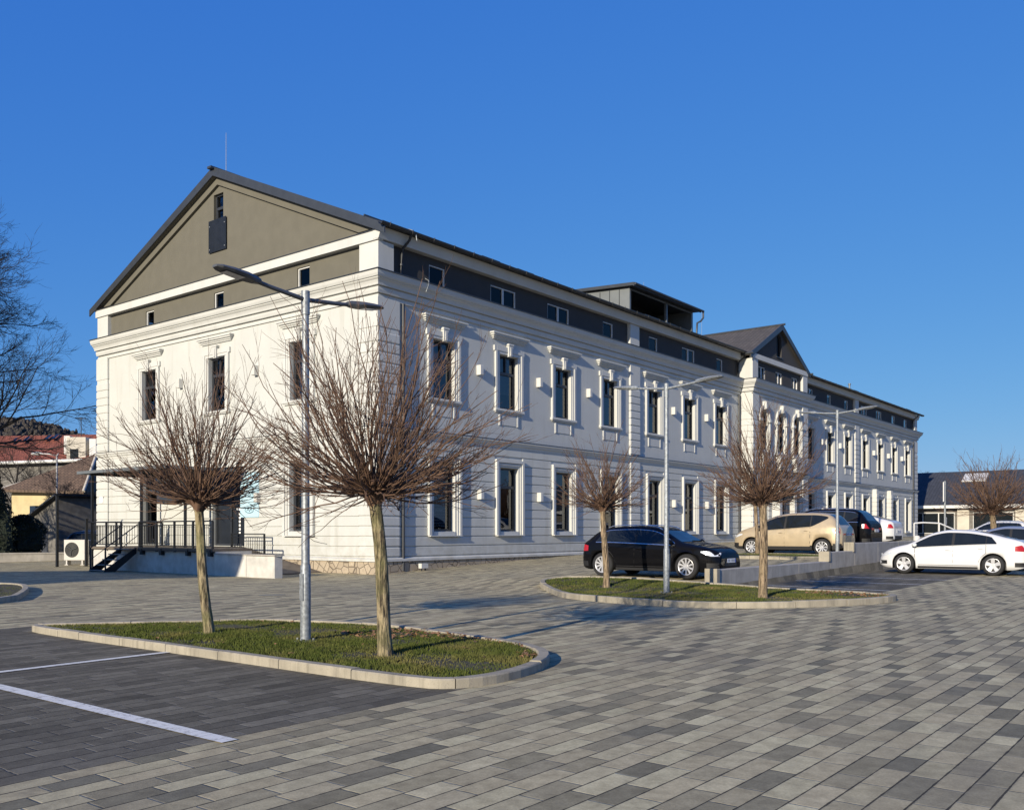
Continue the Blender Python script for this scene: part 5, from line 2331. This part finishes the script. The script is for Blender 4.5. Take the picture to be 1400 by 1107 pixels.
    for (a, b, sl) in S['win']:
        def ztf(x, a=a, b=b, sl=sl):
            z = top(x) - .085 - .02
            h0 = belt(x) + .03
            if sl > 0:                       # rear edge rises steeply
                z = min(z, h0 + max(0, (x - a)) / (b - a) * 1.2 * (top(b) - .1 - belt(b)))
            if sl < 0:
                z = z
            return z

        def zbf(x, a=a, b=b, sl=sl):
            z = belt(x) + .03
            if sl < 0:
                z += max(0, 1 - (x - a) / (b - a)) ** 1.2 * abs(sl)
            return min(z, top(x) - .11)
        side_panel('side_window', a, b, zbf, ztf, 'carglass', .005)
    if kind in ('hatch', 'suv'):
        a, b = S['win'][0][0], S['win'][-1][1]
        side_panel('window_trim', a, b, lambda x: belt(x) + .008, lambda x: belt(x) + .026, 'chrome', .008, nz=1)
        side_panel('window_trim', a + .15, b - .02, lambda x: top(x) - .105, lambda x: top(x) - .092, 'chrome', .008, nz=1, nx_=24)
    top_panel('windscreen', S['ws'][0], S['ws'][1], .02, 'carglass')
    top_panel('rear_window', S['rw'][0], S['rw'][1], .07, 'carglass')
    # doors with shut lines
    for (a, b) in S['doors']:
        def dz0(x):
            z = S['zf'] + .13
            for xw in (xf, xr):
                d = abs(x - xw)
                if d < Ra + .05:
                    z = max(z, r + sqrt((Ra + .05) ** 2 - d * d))
            return z
        side_panel('shut_line', a - .012, b + .012, lambda x: dz0(x) - .012, lambda x: belt(x) - .001, 'trim', .0015, nx_=20)
        for sd_ in (1, -1):
            dr, = side_panel('door', a + .004, b - .004, lambda x: dz0(x) + .004, lambda x: belt(x) - .008, paint_m, .004, nx_=20, sides=(sd_,), nz=6)
            hx = a + .14
            hz = belt(hx) - .13
            mb = MB()
            mb.tube([(hx - .09, sd_ * (sidey(hx - .09, hz) + .012), hz), (hx, sd_ * (sidey(hx, hz) + .03), hz + .008), (hx + .09, sd_ * (sidey(hx + .09, hz) + .012), hz + .005)], .013, 6)
            mb.build('handle', M['chrome'] if kind == 'mpvx' else M[paint_m], dr)
    # crease line along the flank and dark sill
    side_panel('sill_trim', xr + Ra + .06, xf - Ra - .06, lambda x: zfl(x) + .012, lambda x: zfl(x) + .085, 'trim', .004, nz=1)
    # wheels
    key = (kind,)
    if key not in CARCACHE:
        ty = MB()
        prof = [(.62 * r, .095), (.70 * r, .108), (.88 * r, .108), (.965 * r, .09), (r, .055), (r, -.055), (.965 * r, -.09), (.88 * r, -.108), (.62 * r, -.1)]
        N = 32
        vs = [(q * cos(2 * pi * k / N), y, q * sin(2 * pi * k / N)) for k in range(N) for q, y in prof]
        m_ = len(prof)
        ty.add(vs, [(k * m_ + i, k * m_ + i + 1, ((k + 1) % N) * m_ + i + 1, ((k + 1) % N) * m_ + i) for k in range(N) for i in range(m_ - 1)], 0, True)
        hub = MB()
        hub.extr([(.64 * r * cos(2 * pi * k / N), .035, .64 * r * sin(2 * pi * k / N)) for k in range(N)], (0, -.1, 0))
        rm = MB()
        P = [(q * cos(2 * pi * k / N), y, q * sin(2 * pi * k / N)) for k in range(N) for q, y in ((.60 * r, .05), (.63 * r, .104), (.70 * r, .106), (.71 * r, .09))]
        rm.add(P, [(k * 4 + i, k * 4 + i + 1, ((k + 1) % N) * 4 + i + 1, ((k + 1) % N) * 4 + i) for k in range(N) for i in range(3)], 0, True)
        ns = S['spokes']
        for k in range(ns):
            q = 2 * pi * k / ns + .3
            w0, w1 = (.10 * r, .055 * r) if ns > 7 else (.13 * r, .20 * r)
            if ns > 7:
                w0, w1 = .05 * r, .075 * r
            c, s_ = cos(q), sin(q)

            def pt(rad, wv, y):
                return (rad * c - wv * s_, y, rad * s_ + wv * c)
            rm.add([pt(.08 * r, -w0, .085), pt(.08 * r, w0, .085), pt(.66 * r, w1, .10), pt(.66 * r, -w1, .10),
                    pt(.08 * r, -w0, .05), pt(.08 * r, w0, .05), pt(.66 * r, w1, .06), pt(.66 * r, -w1, .06)],
                   [(0, 1, 2, 3), (0, 4, 5, 1), (1, 5, 6, 2), (3, 2, 6, 7), (0, 3, 7, 4)])
        rm.extr([(.16 * r * cos(2 * pi * k / 16), .05, .16 * r * sin(2 * pi * k / 16)) for k in range(16)], (0, .045, 0))
        a, b, c_ = hub.build('wheel', M['trim']), ty.build('tyre', M['rubber']), rm.build('rim', M['rim'])
        CARCACHE[key] = (a.data, b.data, c_.data)
        for o in (a, b, c_):
            bpy.data.objects.remove(o)
    hd, td, rd = CARCACHE[key]
    for xw in (xf, xr):
        for sg in (1, -1):
            yw = hw * plan(xw) * .985 - .10
            o = link('wheel', hd, C, (xw, sg * yw, r), 0 if sg > 0 else pi)
            link('tyre', td, o)
            link('rim', rd, o)
    # mirrors
    xm = S['win'][-1][1] - .13
    for sg in (1, -1):
        zm = belt(xm) + .07
        y0 = sidey(xm, zm)
        mb = MB()
        vs = []
        for (dx, dy, a, b) in ((0, .02, .03, .03), (.02, .05, .05, .05), (.03, .10, .085, .07), (.02, .19, .08, .065), (.0, .215, .05, .045)):
            for k in range(10):
                q = 2 * pi * k / 10
                vs.append((xm + dx + a * cos(q), sg * (y0 + dy), zm + .03 + b * sin(q)))
        mb.add(vs, [(j * 10 + k, j * 10 + (k + 1) % 10, (j + 1) * 10 + (k + 1) % 10, (j + 1) * 10 + k) for j in range(4) for k in range(10)], 0, True)
        mb.add(vs[-10:], [tuple(range(10))])
        mb.build('mirror', M[paint_m], C)
    # lights
    xL = L / 2
    hz = top(xL - .25) - .09
    side_panel('headlight', xL - .46, xL - .03, lambda x: min(hz - .09 - .05 * (xL - x < .2), top(x) - .10) if False else hz - .105 + .10 * max(0, (xL - .2 - x)) / .26,
               lambda x: min(hz + .03, belt(x) - .0) if x < xL - .1 else hz - .01, 'headl', .005, nx_=10, nz=2)
    tz0, tz1 = (belt(-xL + .2) - .22, belt(-xL + .2) - .02)
    if kind in ('mpv',):
        tz0, tz1 = .80, 1.14
    side_panel('taillight', -xL + (.06 if kind == 'mpv' else .02), -xL + (.22 if kind == 'mpv' else .30), lambda x: tz0 + .06 * max(0, x + xL - .12), lambda x: min(tz1 - .20 * max(0, x + xL - .10), belt(x) - .01 if kind != 'mpv' else belt(x) + .12, top(x) - .06), 'tail', .006, nx_=8, nz=2)
    # front face: grille, intakes, plate
    zg0, zg1 = S['zf'] + .14, top(xL) - .02
    yw = hw * plan(xL)
    mb = MB()
    mb.cbox(-yw * .62, yw * .62, -.02, .03, zg0, zg1 - .01, .02)
    mb.v = [(xL + .005 - v[1] - .02, v[0], v[2]) for v in mb.v]
    gr_ = mb.build('grille', M['trim'], C)
    mb = MB()
    for k in range(5):
        z = zg0 + .05 + (zg1 - zg0 - .1) * k / 4
        mb.box(xL + .006, xL + .012, -yw * .56, yw * .56, z - .006, z + .006)
    mb.build('slat', M['anthra'], gr_)
    side_panel('bumper_intake', xL - .30, xL - .03, lambda x: S['zf'] + .13, lambda x: S['zf'] + .25, 'trim', .006, nx_=6, nz=1)
    side_panel('rear_bumper_trim', -xL + .02, -xL + .30, lambda x: S['zf'] + .10, lambda x: S['zf'] + .24, 'trim', .006, nx_=6, nz=1)
    for sg, xx in ((1, xL + .016), (-1, -xL - .004)):
        zp = .50 if sg > 0 else (.80 if kind != 'lift' else .62)
        mb = MB()
        mb.box(min(xx, xx + sg * .01), max(xx, xx + sg * .01), -.26, .26, zp - .055, zp + .055)
        pl_ = mb.build('licence_plate', M['plate'], C)
        mb = MB()
        for k in range(7):
            if k == 2:
                continue
            yk = -.17 + k * .06
            mb.box(min(xx, xx + sg * .012), max(xx, xx + sg * .012), yk - .008, yk + .012, zp - .032, zp + .032)
        mb.build('plate_characters', M['trim'], pl_)
        mb = MB()
        mb.box(min(xx, xx + sg * .013), max(xx, xx + sg * .013), -.26 if sg < 0 else .22, -.22 if sg < 0 else .26, zp - .055, zp + .055)
        mb.build('plate_band', M['plate_blue'], pl_)
    # rear face garnish: dark lower bumper plus tailgate lamps
    mb = MB()
    yr_ = hw * plan(-xL)
    mb.box(-xL - .004, -xL + .02, -yr_ * .8, yr_ * .8, S['zf'] + .10, S['zf'] + .26)
    mb.build('rear_diffuser', M['trim'], C)
    mb = MB()
    for sg in (1, -1):
        mb.box(-xL - .006, -xL + .01, sg * yr_ * .62 - .12, sg * yr_ * .62 + .12, tz0 + .02, min(tz1, top(-xL)) - .03)
    mb.build('tailgate_lamp', M['tail'], C)
    if S['rail']:
        for sg in (1, -1):
            mb = MB()
            pts = []
            for i in range(13):
                x = -1.35 + 1.75 * i / 12
                P = ring(x)
                pts.append((x, sg * (P[12][0] - .01), P[12][1] + .035 - (.03 if i in (0, 12) else 0)))
            mb.tube(pts, .016, 6)
            mb.build('roof_rail', M['chrome'], C)
    return C


def car_at(kind, x, y, head, z=None, **k):
    if z is None:
        z = G(x, y)
    return make_car(kind, (x, y, z), head, **k)


car_at('hatch', -.28, -11.75, -pi / 2, .30, paint_m='p_black', label='black estate style hatchback with silver wheels parked nose towards the concrete wall')
car_at('mpv', 11.2, -11.1, pi / 2, .67, paint_m='p_gold', label='gold coloured compact van with white wheel rims parked nose towards the building', twotone=True)
car_at('suv', 14.3, -11.0, pi / 2, .80, paint_m='p_black', label='black sport utility car with roof rails parked right behind the gold car')
car_at('lift', 20.0, -10.3, pi / 2, .93, paint_m='p_white2', label='white liftback seen from its rear beyond the black sport utility car')
car_at('lift', 9.92, -17.15, pi / 2, .17, paint_m='p_white', label='white liftback parked in the lower car park at the right picture edge')
car_at('lift', 14.0, -18.1, pi / 2, .3, paint_m='p_silver', label='blue grey car half hidden behind the white liftback')
car_at('hatch', 37.3, -13.2, pi / 2, .72, paint_m='p_white2', label='distant white hatchback in front of the dark roofed low building')
car_at('hatch', 37.0, -16.6, pi / 2, .8, paint_m='p_white2', label='distant white hatchback cut off by the right picture edge')
x, y = c2w(-24.6, 56)
car_at('suv', x, y, radians(-28), -.1, paint_m='p_dark', label='dark car in the shade behind the air conditioning unit')


# ------------------------------------------------------------------ background, right: low building
lb = empty('low_building', (76, -20, .3), 0, 'long low building with slate roof and skylight at the right behind the parked cars', 'building')
LX = 77.0
LY0, LY1 = -62., 14.
LZ, LR = 4.15, 7.9
mb = MB()
mb.box(LX + .3, LX + 13, LY0, LY1, -.5, LZ)
part(mb, 'wall', M['shedgrey'], lb)
mb = MB()
mb.extr([(LX - .5, LY0 - .4, LZ - .05), (LX + 7, LY0 - .4, LR), (LX + 14, LY0 - .4, LZ - .05), (LX + 14, LY0 - .4, LZ - .3), (LX + 7, LY0 - .4, LR - .25), (LX - .5, LY0 - .4, LZ - .3)], (0, LY1 - LY0 + .8, 0))
part(mb, 'roof', M['slate'], lb)
mb = MB()
mb.box(LX - .62, LX - .49, LY0 - .4, LY1 + .4, LZ - .32, LZ - .02)
part(mb, 'fascia', M['frame_light'], lb)
for (a, b, m_) in ((3.0, 4.2, 0), (-3.3, -2.2, 0), (-9.4, -7.4, 0), (-20.5, -17.5, 0), (-30, -27, 0), (-42, -38, 0)):
    mb = MB()
    mb.box(LX + .0, LX + .35, a, b, -.3, LZ - .33)
    part(mb, 'pier', M['cream'], lb)
for i, (a, b) in enumerate(((4.6, 7.5), (-1.9, 2.6), (-7.2, -3.6), (-12, -9.6), (-16.8, -12.6), (-26, -21.5), (-36.5, -31))):
    mb = MB()
    mb.box(LX + .24, LX + .31, a, b, 1.3, LZ - .75)
    wq = mb.build('window', M['frame_light'], lb)
    wq.location = -Vector(lb.location)
    mb = MB()
    n = max(1, int((b - a) / 1.4))
    for k in range(n):
        p, q = a + (b - a) * k / n + .05, a + (b - a) * (k + 1) / n - .05
        mb.add([(LX + .235, p, 1.36), (LX + .235, q, 1.36), (LX + .235, q, LZ - .81), (LX + .235, p, LZ - .81)], [(0, 1, 2, 3)])
    mb.build('pane', M['carglass'], wq, recalc=False)
mb = MB()
for (a, b) in ((-3.9, -1.6),):
    f = lambda x: LZ - .05 + (x - LX + .5) * (LR - LZ + .05) / 7.5
    x0, x1 = LX + 4.6, LX + 6.2
    mb.add([(x0, a, f(x0) + .12), (x1, a, f(x1) + .12), (x1, b, f(x1) + .12), (x0, b, f(x0) + .12), (x0, a, f(x0) - .05), (x1, a, f(x1) - .05), (x1, b, f(x1) - .05), (x0, b, f(x0) - .05)],
           [(0, 1, 2, 3), (0, 4, 5, 1), (1, 5, 6, 2), (2, 6, 7, 3), (3, 7, 4, 0)])
part(mb, 'skylight', M['lamp_glass'], lb)


# ------------------------------------------------------------------ background, left
def P3(X, Y, z):
    a, b = c2w(X, Y)
    return (a, b, z)


def px(u, Y):
    return (u - 700) / FPX * Y


# low wall, shade on it put into the colour by darker concrete
lw = MB()
A_, B_ = P3(px(-60, 47), 47, -.15), P3(px(112, 50), 50, -.15)
d = Vector((B_[0] - A_[0], B_[1] - A_[1], 0)).normalized()
nn = Vector((-d.y, d.x, 0)) * .25
for zt0, zt1, w_ in ((-.6, .36, 1.), (.361, .44, 1.25)):
    q = [Vector(A_) - nn * w_ * .5, Vector(B_) - nn * w_ * .5, Vector(B_) + nn * w_ * .5, Vector(A_) + nn * w_ * .5]
    lw.extr([(v.x, v.y, zt0) for v in q], (0, 0, zt1 - zt0))
tag(lw.build('low_wall', M['concrete']), 'low pale boundary wall at the left edge before the dark shrubs', 'wall')

# shed
sx_, sy_ = 4.6, 34.0
sh = empty('shed', (sx_, sy_, 0), 0, 'dark grey lean-to shed behind the far left corner of the white building', 'shed')
mb = MB()
mb.extr([(sx_, sy_, -.5), (sx_, sy_, 3.75), (sx_, sy_ + 3.6, 2.5), (sx_, sy_ + 3.6, -.5)], (8.5, 0, 0))
part(mb, 'wall', M['shedgrey'], sh)
mb = MB()
mb.extr([(sx_ - .35, sy_ - .4, 3.92), (sx_ - .35, sy_ + 4.0, 2.38), (sx_ - .35, sy_ + 4.0, 2.28), (sx_ - .35, sy_ - .4, 3.8)], (9.2, 0, 0))
part(mb, 'roof', M['slate'], sh)
mb = MB()
mb.box(sx_ + 2.6, sx_ + 4.1, sy_ - .06, sy_ + .002, 2.0, 3.3)
shw = part(mb, 'window', M['frame_light'], sh)
mb = MB()
mb.box(sx_ + 2.7, sx_ + 4.0, sy_ - .07, sy_ - .061, 2.08, 3.22)
part(mb, 'pane', M['carglass'], sh)
o = bpy.context.scene.objects['pane']
mb = MB()
mb.box(sx_ - .03, sx_ + .002, sy_ + 1.2, sy_ + 2.1, .1, 2.1)
part(mb, 'door', M['slate'], sh)

# yellow house with brown hipped roof
Yh = 76
yh = empty('house', P3(px(70, Yh), Yh, 0), 0, 'pale yellow house with brown hipped roof seen behind the grey shed', 'house')
c0, c1 = px(16, Yh), px(119, Yh)
Pq = [P3(c0, Yh, 0), P3(c1, Yh - 1, 0), P3(c1 + 2.4, Yh + 7, 0), P3(c0 + 2, Yh + 9, 0)]
mb = MB()
mb.extr([(a, b, -.5) for a, b, _ in Pq], (0, 0, 5.6))
part(mb, 'wall', M['yellow'], yh)
mb = MB()
Er = [P3(c0 - .6, Yh - .7, 4.95), P3(c1 + .45, Yh - 1.6, 4.75), P3(c1 + 2.9, Yh + 7.8, 4.75), P3(c0 + 1.6, Yh + 9.8, 4.95)]
Rp, Rq = P3(c1 - .35, Yh + 2.6, 8.15), P3(c0 + 4.2, Yh + 5, 7.6)
mb.add(Er + [Rp, Rq] + [(a, b, c - .2) for a, b, c in Er], [(0, 1, 4, 5), (1, 2, 4), (2, 3, 5, 4), (3, 0, 5), (6, 7, 1, 0), (7, 8, 2, 1), (8, 9, 3, 2), (9, 6, 0, 3), (6, 9, 8, 7)])
rfh = part(mb, 'roof', M['browntile'], yh)
mb = MB()
mb.tube([Er[1], Rp, Rq, Er[0]], .13, 6)
part(mb, 'ridge_tiles', M['cream'], yh)
mb = MB()
a_, b_, _ = P3(px(60, Yh), Yh - .62, 0)
mb.box(a_ - .6, a_ + .6, b_ - .5, b_ + .5, 2.0, 3.6)
part(mb, 'window', M['carglass'], yh)

# red roofed house
Yr = 112
rh = empty('house', P3(px(60, Yr), Yr, 0), 0, 'large house with long red tiled roof and white dormer below the wooded hill', 'house')
u0, u1 = px(-140, Yr), px(150, Yr)
mb = MB()
mb.extr([P3(u0, Yr, -.5), P3(u1, Yr - 4, -.5), P3(u1 + 4, Yr + 8, -.5), P3(u0 + 4, Yr + 12, -.5)], (0, 0, 9.9))
part(mb, 'wall', M['shedgrey'], rh)
mb = MB()
e0, e1 = P3(u0 - 1, Yr - .8, 9.35), P3(u1 + .5, Yr - 4.8, 9.9)
r0, r1 = P3(u0 + 1, Yr + 6, 13.5), P3(u1 + 2, Yr + 2, 13.5)
f0, f1 = P3(u0 + 4, Yr + 13, 9.3), P3(u1 + 4, Yr + 9, 9.3)
mb.add([e0, e1, r1, r0, f0, f1], [(0, 1, 2, 3), (3, 2, 5, 4), (0, 3, 4), (1, 5, 2), (0, 4, 5, 1)])
part(mb, 'roof', M['redtile'], rh)
mb = MB()
v = Vector(e1) - Vector(e0)
for k in (0,):
    mb.tube([Vector(e0) + Vector((0, 0, -.12)), Vector(e1) + Vector((0, 0, -.12))], .22, 6)
part(mb, 'gutter', M['frame_light'], rh)
Yd = Yr - 4
mb = MB()
da, db = px(91, Yd), px(117, Yd)
mb.extr([P3(da, Yd, 9.6), P3(db, Yd, 9.6), P3(db + .4, Yd + 6, 9.6), P3(da + .4, Yd + 6, 9.6)], (0, 0, 2.9))
dm = part(mb, 'dormer', M['cream'], rh)
mb = MB()
ga, gb = px(96, Yd), px(107, Yd)
mb.extr([P3(ga, Yd - .05, 9.9), P3(gb, Yd - .05, 9.9), P3(gb, Yd + .1, 9.9), P3(ga, Yd + .1, 9.9)], (0, 0, 1.2))
part(mb, 'dormer_window', M['carglass'], rh)
mb = MB()
cxa = px(83, Yd)
mb.extr([P3(cxa - .35, Yd + 1.5, 9.6), P3(cxa + .35, Yd + 1.5, 9.6), P3(cxa + .35, Yd + 2.2, 9.6), P3(cxa - .35, Yd + 2.2, 9.6)], (0, 0, 3.2))
mb.extr([P3(px(122, Yd), Yd, 9.8), P3(px(131, Yd), Yd, 9.8), P3(px(131, Yd), Yd + 5, 9.8), P3(px(122, Yd), Yd + 5, 9.8)], (0, 0, 2.5))
part(mb, 'chimney', M['pale'], rh)
for u in (12, 28, 58, 68):
    mb = MB()
    f = .42
    yy = Yr + 1.6
    z = 9.5 + (yy - (Yr - .8 - (u + 140) / 290 * 4)) / 6.8 * 4.0 + .14
    mb.add([P3(px(u, yy), yy, z), P3(px(u + 6, yy), yy - .08, z + .03), P3(px(u + 7, yy), yy + 1.3, z + .85), P3(px(u + 1, yy), yy + 1.38, z + .82)], [(0, 1, 2, 3)])
    part(mb, 'skylight', M['carglass'], rh)
# aerial
ta = empty('tv_aerial', P3(px(110, 108), 108 + 5, 12.9), 0, 'thin television aerial sticking up above the red roof', 'aerial')
a_, b_, _ = P3(px(111, 113), 113, 0)
mb = MB()
mb.tube([(a_, b_, 12.2), (a_, b_, 15.4)], .05, 5)
part(mb, 'mast', M['anthra'], ta)
mb = MB()
mb.tube([P3(px(104.5, 113), 113, 15.3), P3(px(117, 113), 113, 15.25)], .045, 5)
for u in (105, 108, 113, 116):
    mb.tube([P3(px(u, 113) - .2, 112.4, 15.3), P3(px(u, 113) + .2, 113.6, 15.3)], .03, 4)
part(mb, 'antenna_bar', M['anthra'], ta)

# hill with woods
mb = MB()
NX, NY = 70, 22
vs = []
HP = [(-700, 100), (-500, 85), (-350, 66), (-270, 60), (-225, 51), (-150, 45), (-60, 20), (50, -3), (200, -6)]
mh = {}
for j in range(NY):
    for i in range(NX):
        X = -760 + 1000 * i / (NX - 1)
        Y = 330 + 520 * j / (NY - 1)
        f = sstep(330, 560, Y) * (1 - .25 * sstep(640, 860, Y))
        u = X / Y * 500
        z = lin(HP, u) * f * Y / 540 + mnoise.noise(Vector((X * .01, Y * .01, 0))) * 5 * f - 1
        mh[(i, j)] = (X, Y, z)
        vs.append(P3(X, Y, z))
mb.add(vs, [(j * NX + i, j * NX + i + 1, (j + 1) * NX + i + 1, (j + 1) * NX + i) for j in range(NY - 1) for i in range(NX - 1)], 0, True)
M['hill'] = mat('hill_ground', (.06, .048, .034), .95, 0, .4, .02)
tag(mb.build('hills', M['hill'], recalc=False), 'wooded hill behind the houses at the left', 'hill', kind='structure')
M['wood'] = mat('wood_crowns', (.05, .042, .034), .95, 0, .45, .03)
mb = MB()
rr = random.Random(77)
for k in range(9000):
    X = rr.uniform(-420, -120)
    Y = rr.uniform(440, 640)
    i = (X + 760) / 1000 * (NX - 1)
    j = (Y - 330) / 520 * (NY - 1)
    z = mh[(int(i), int(j))][2]
    if z < 8:
        continue
    h = rr.uniform(3, 6)
    r = rr.uniform(1.2, 2.6)
    x, y, _ = P3(X, Y, 0)
    n = 7
    vs, fs = [], []
    for (zz, q) in ((0, .6), (.35, 1.), (.7, .8), (.93, .35)):
        for m_ in range(n):
            a = 2 * pi * m_ / n
            q2 = q * r * rr.uniform(.65, 1.25)
            vs.append((x + q2 * cos(a), y + q2 * sin(a), z + zz * h * rr.uniform(.9, 1.1)))
    for a in range(3):
        for m_ in range(n):
            fs.append((a * n + m_, a * n + (m_ + 1) % n, (a + 1) * n + (m_ + 1) % n, (a + 1) * n + m_))
    fs.append(tuple(range(3 * n, 4 * n)))
    mb.add(vs, fs)
tag(mb.build('distant_wood', M['wood'], recalc=False), 'brown leafless wood covering the far hill', 'wood', kind='stuff')


# dark evergreen shrubs at the left edge
def evergreen(X, Y, h, w_, seed, label, n=2600, shape='cone', m='conifer'):
    rr = random.Random(seed)
    x, y = c2w(X, Y)
    T = empty('evergreen_shrub', (x, y, -.1), 0, label, 'shrub', 'dark evergreen shrubs at the left edge')
    mb = MB()
    mb.tube([(0, 0, -.1), (0, 0, h * .5), (0, 0, h * .92)], [.12, .08, .02], 6)
    mb.build('stem', M['bigbark'], T)
    mb = MB()
    vs, fs = [], []
    for k in range(n):
        f = rr.random() ** .8
        z = h * (.03 + .97 * f)
        R = w_ * ((1 - f) ** .6 if shape == 'cone' else sqrt(max(.05, 1 - (2 * f - 1) ** 2)))
        a = rr.uniform(0, 2 * pi)
        R *= .72 + .4 * mnoise.noise(Vector((cos(a) * 1.7, sin(a) * 1.7, z * 1.1 + seed)))
        q = R * sqrt(rr.random()) ** .55
        c = Vector((q * cos(a), q * sin(a), z))
        d1 = Vector((rr.gauss(0, 1), rr.gauss(0, 1), rr.gauss(0, 1))).normalized() * rr.uniform(.03, .08)
        d2 = Vector((rr.gauss(0, 1), rr.gauss(0, 1), rr.gauss(0, 1))).normalized() * rr.uniform(.02, .06)
        o = len(vs)
        vs += [c - d1, c + d2, c + d1, c - d2]
        fs.append((o, o + 1, o + 2, o + 3))
    mb.add(vs, fs)
    vs, fs = [], []
    for j in range(9):
        f = j / 8
        R = .74 * w_ * ((1 - f) ** .6 if shape == 'cone' else sqrt(max(.05, 1 - (2 * f - 1) ** 2)))
        for i in range(14):
            a = 2 * pi * i / 14
            q = R * (.8 + .4 * mnoise.noise(Vector((cos(a) * 1.7, sin(a) * 1.7, h * f * 1.1 + seed))))
            vs.append((q * cos(a), q * sin(a), h * (.02 + .92 * f)))
    for j in range(8):
        for i in range(14):
            fs.append((j * 14 + i, j * 14 + (i + 1) % 14, (j + 1) * 14 + (i + 1) % 14, (j + 1) * 14 + i))
    mb.add(vs, fs)
    mb.build('foliage', M[m], T, recalc=False)
    return T


evergreen(px(-8, 51), 51, 5.2, 1.7, 1, 'tallest dark evergreen shrub at the far left picture edge', 9000)
evergreen(px(32, 53), 53, 2.6, 1.6, 2, 'low dark evergreen shrub behind the pale boundary wall next to the shed', 8000, 'ball')
evergreen(px(-45, 52), 52, 4.4, 2.2, 3, 'broad dark evergreen shrub partly beyond the left picture edge', 8000, 'ball')
for (u, Yt, h_, sd_, lb_) in ((12, 84, 9.5, 51, 'dark bare tree at the left before the white gutter of the red roofed house'), (52, 88, 8.0, 52, 'smaller dark bare tree between the red roofed house and the yellow house')):
    x, y = c2w(px(u, Yt), Yt)
    big_tree((x, y, 0), sd_, h_, lb_, 1.1, 4, 'bare_tree', 'bigbark', .16, .2)
# thin bare shrub by the yellow house
x, y = c2w(px(96, 62), 62)
big_tree((x, y, 0), 44, 5.2, 'small thorny bare tree in front of the brown hipped roof', 1.1, 4, 'bare_tree', 'bigbark', .09, .3)

# neighbouring house left of the yard: it throws the long shadow over the terrace base
nh = empty('house', (-29, 2.6, 0), 0, 'neighbouring plain rendered house to the left of the yard', 'house')
mb = MB()
mb.box(-33, -25, .2, 7.8, -.4, 7.6)
part(mb, 'wall', M['cream'], nh)
mb = MB()
mb.extr([(-33.4, -.4, 7.55), (-29, -.4, 9.0), (-24.6, -.4, 7.55), (-24.6, -.4, 7.4), (-33.4, -.4, 7.4)], (0, 8.0, 0))
part(mb, 'roof', M['redtile'], nh)
for y in (1.0, 3.5, 6.0):
    for z in (1.2, 4.0):
        mb = MB()
        mb.box(-25.0, -24.95, y - .5, y + .5, z, z + 1.3)
        part(mb, 'window', M['carglass'], nh)
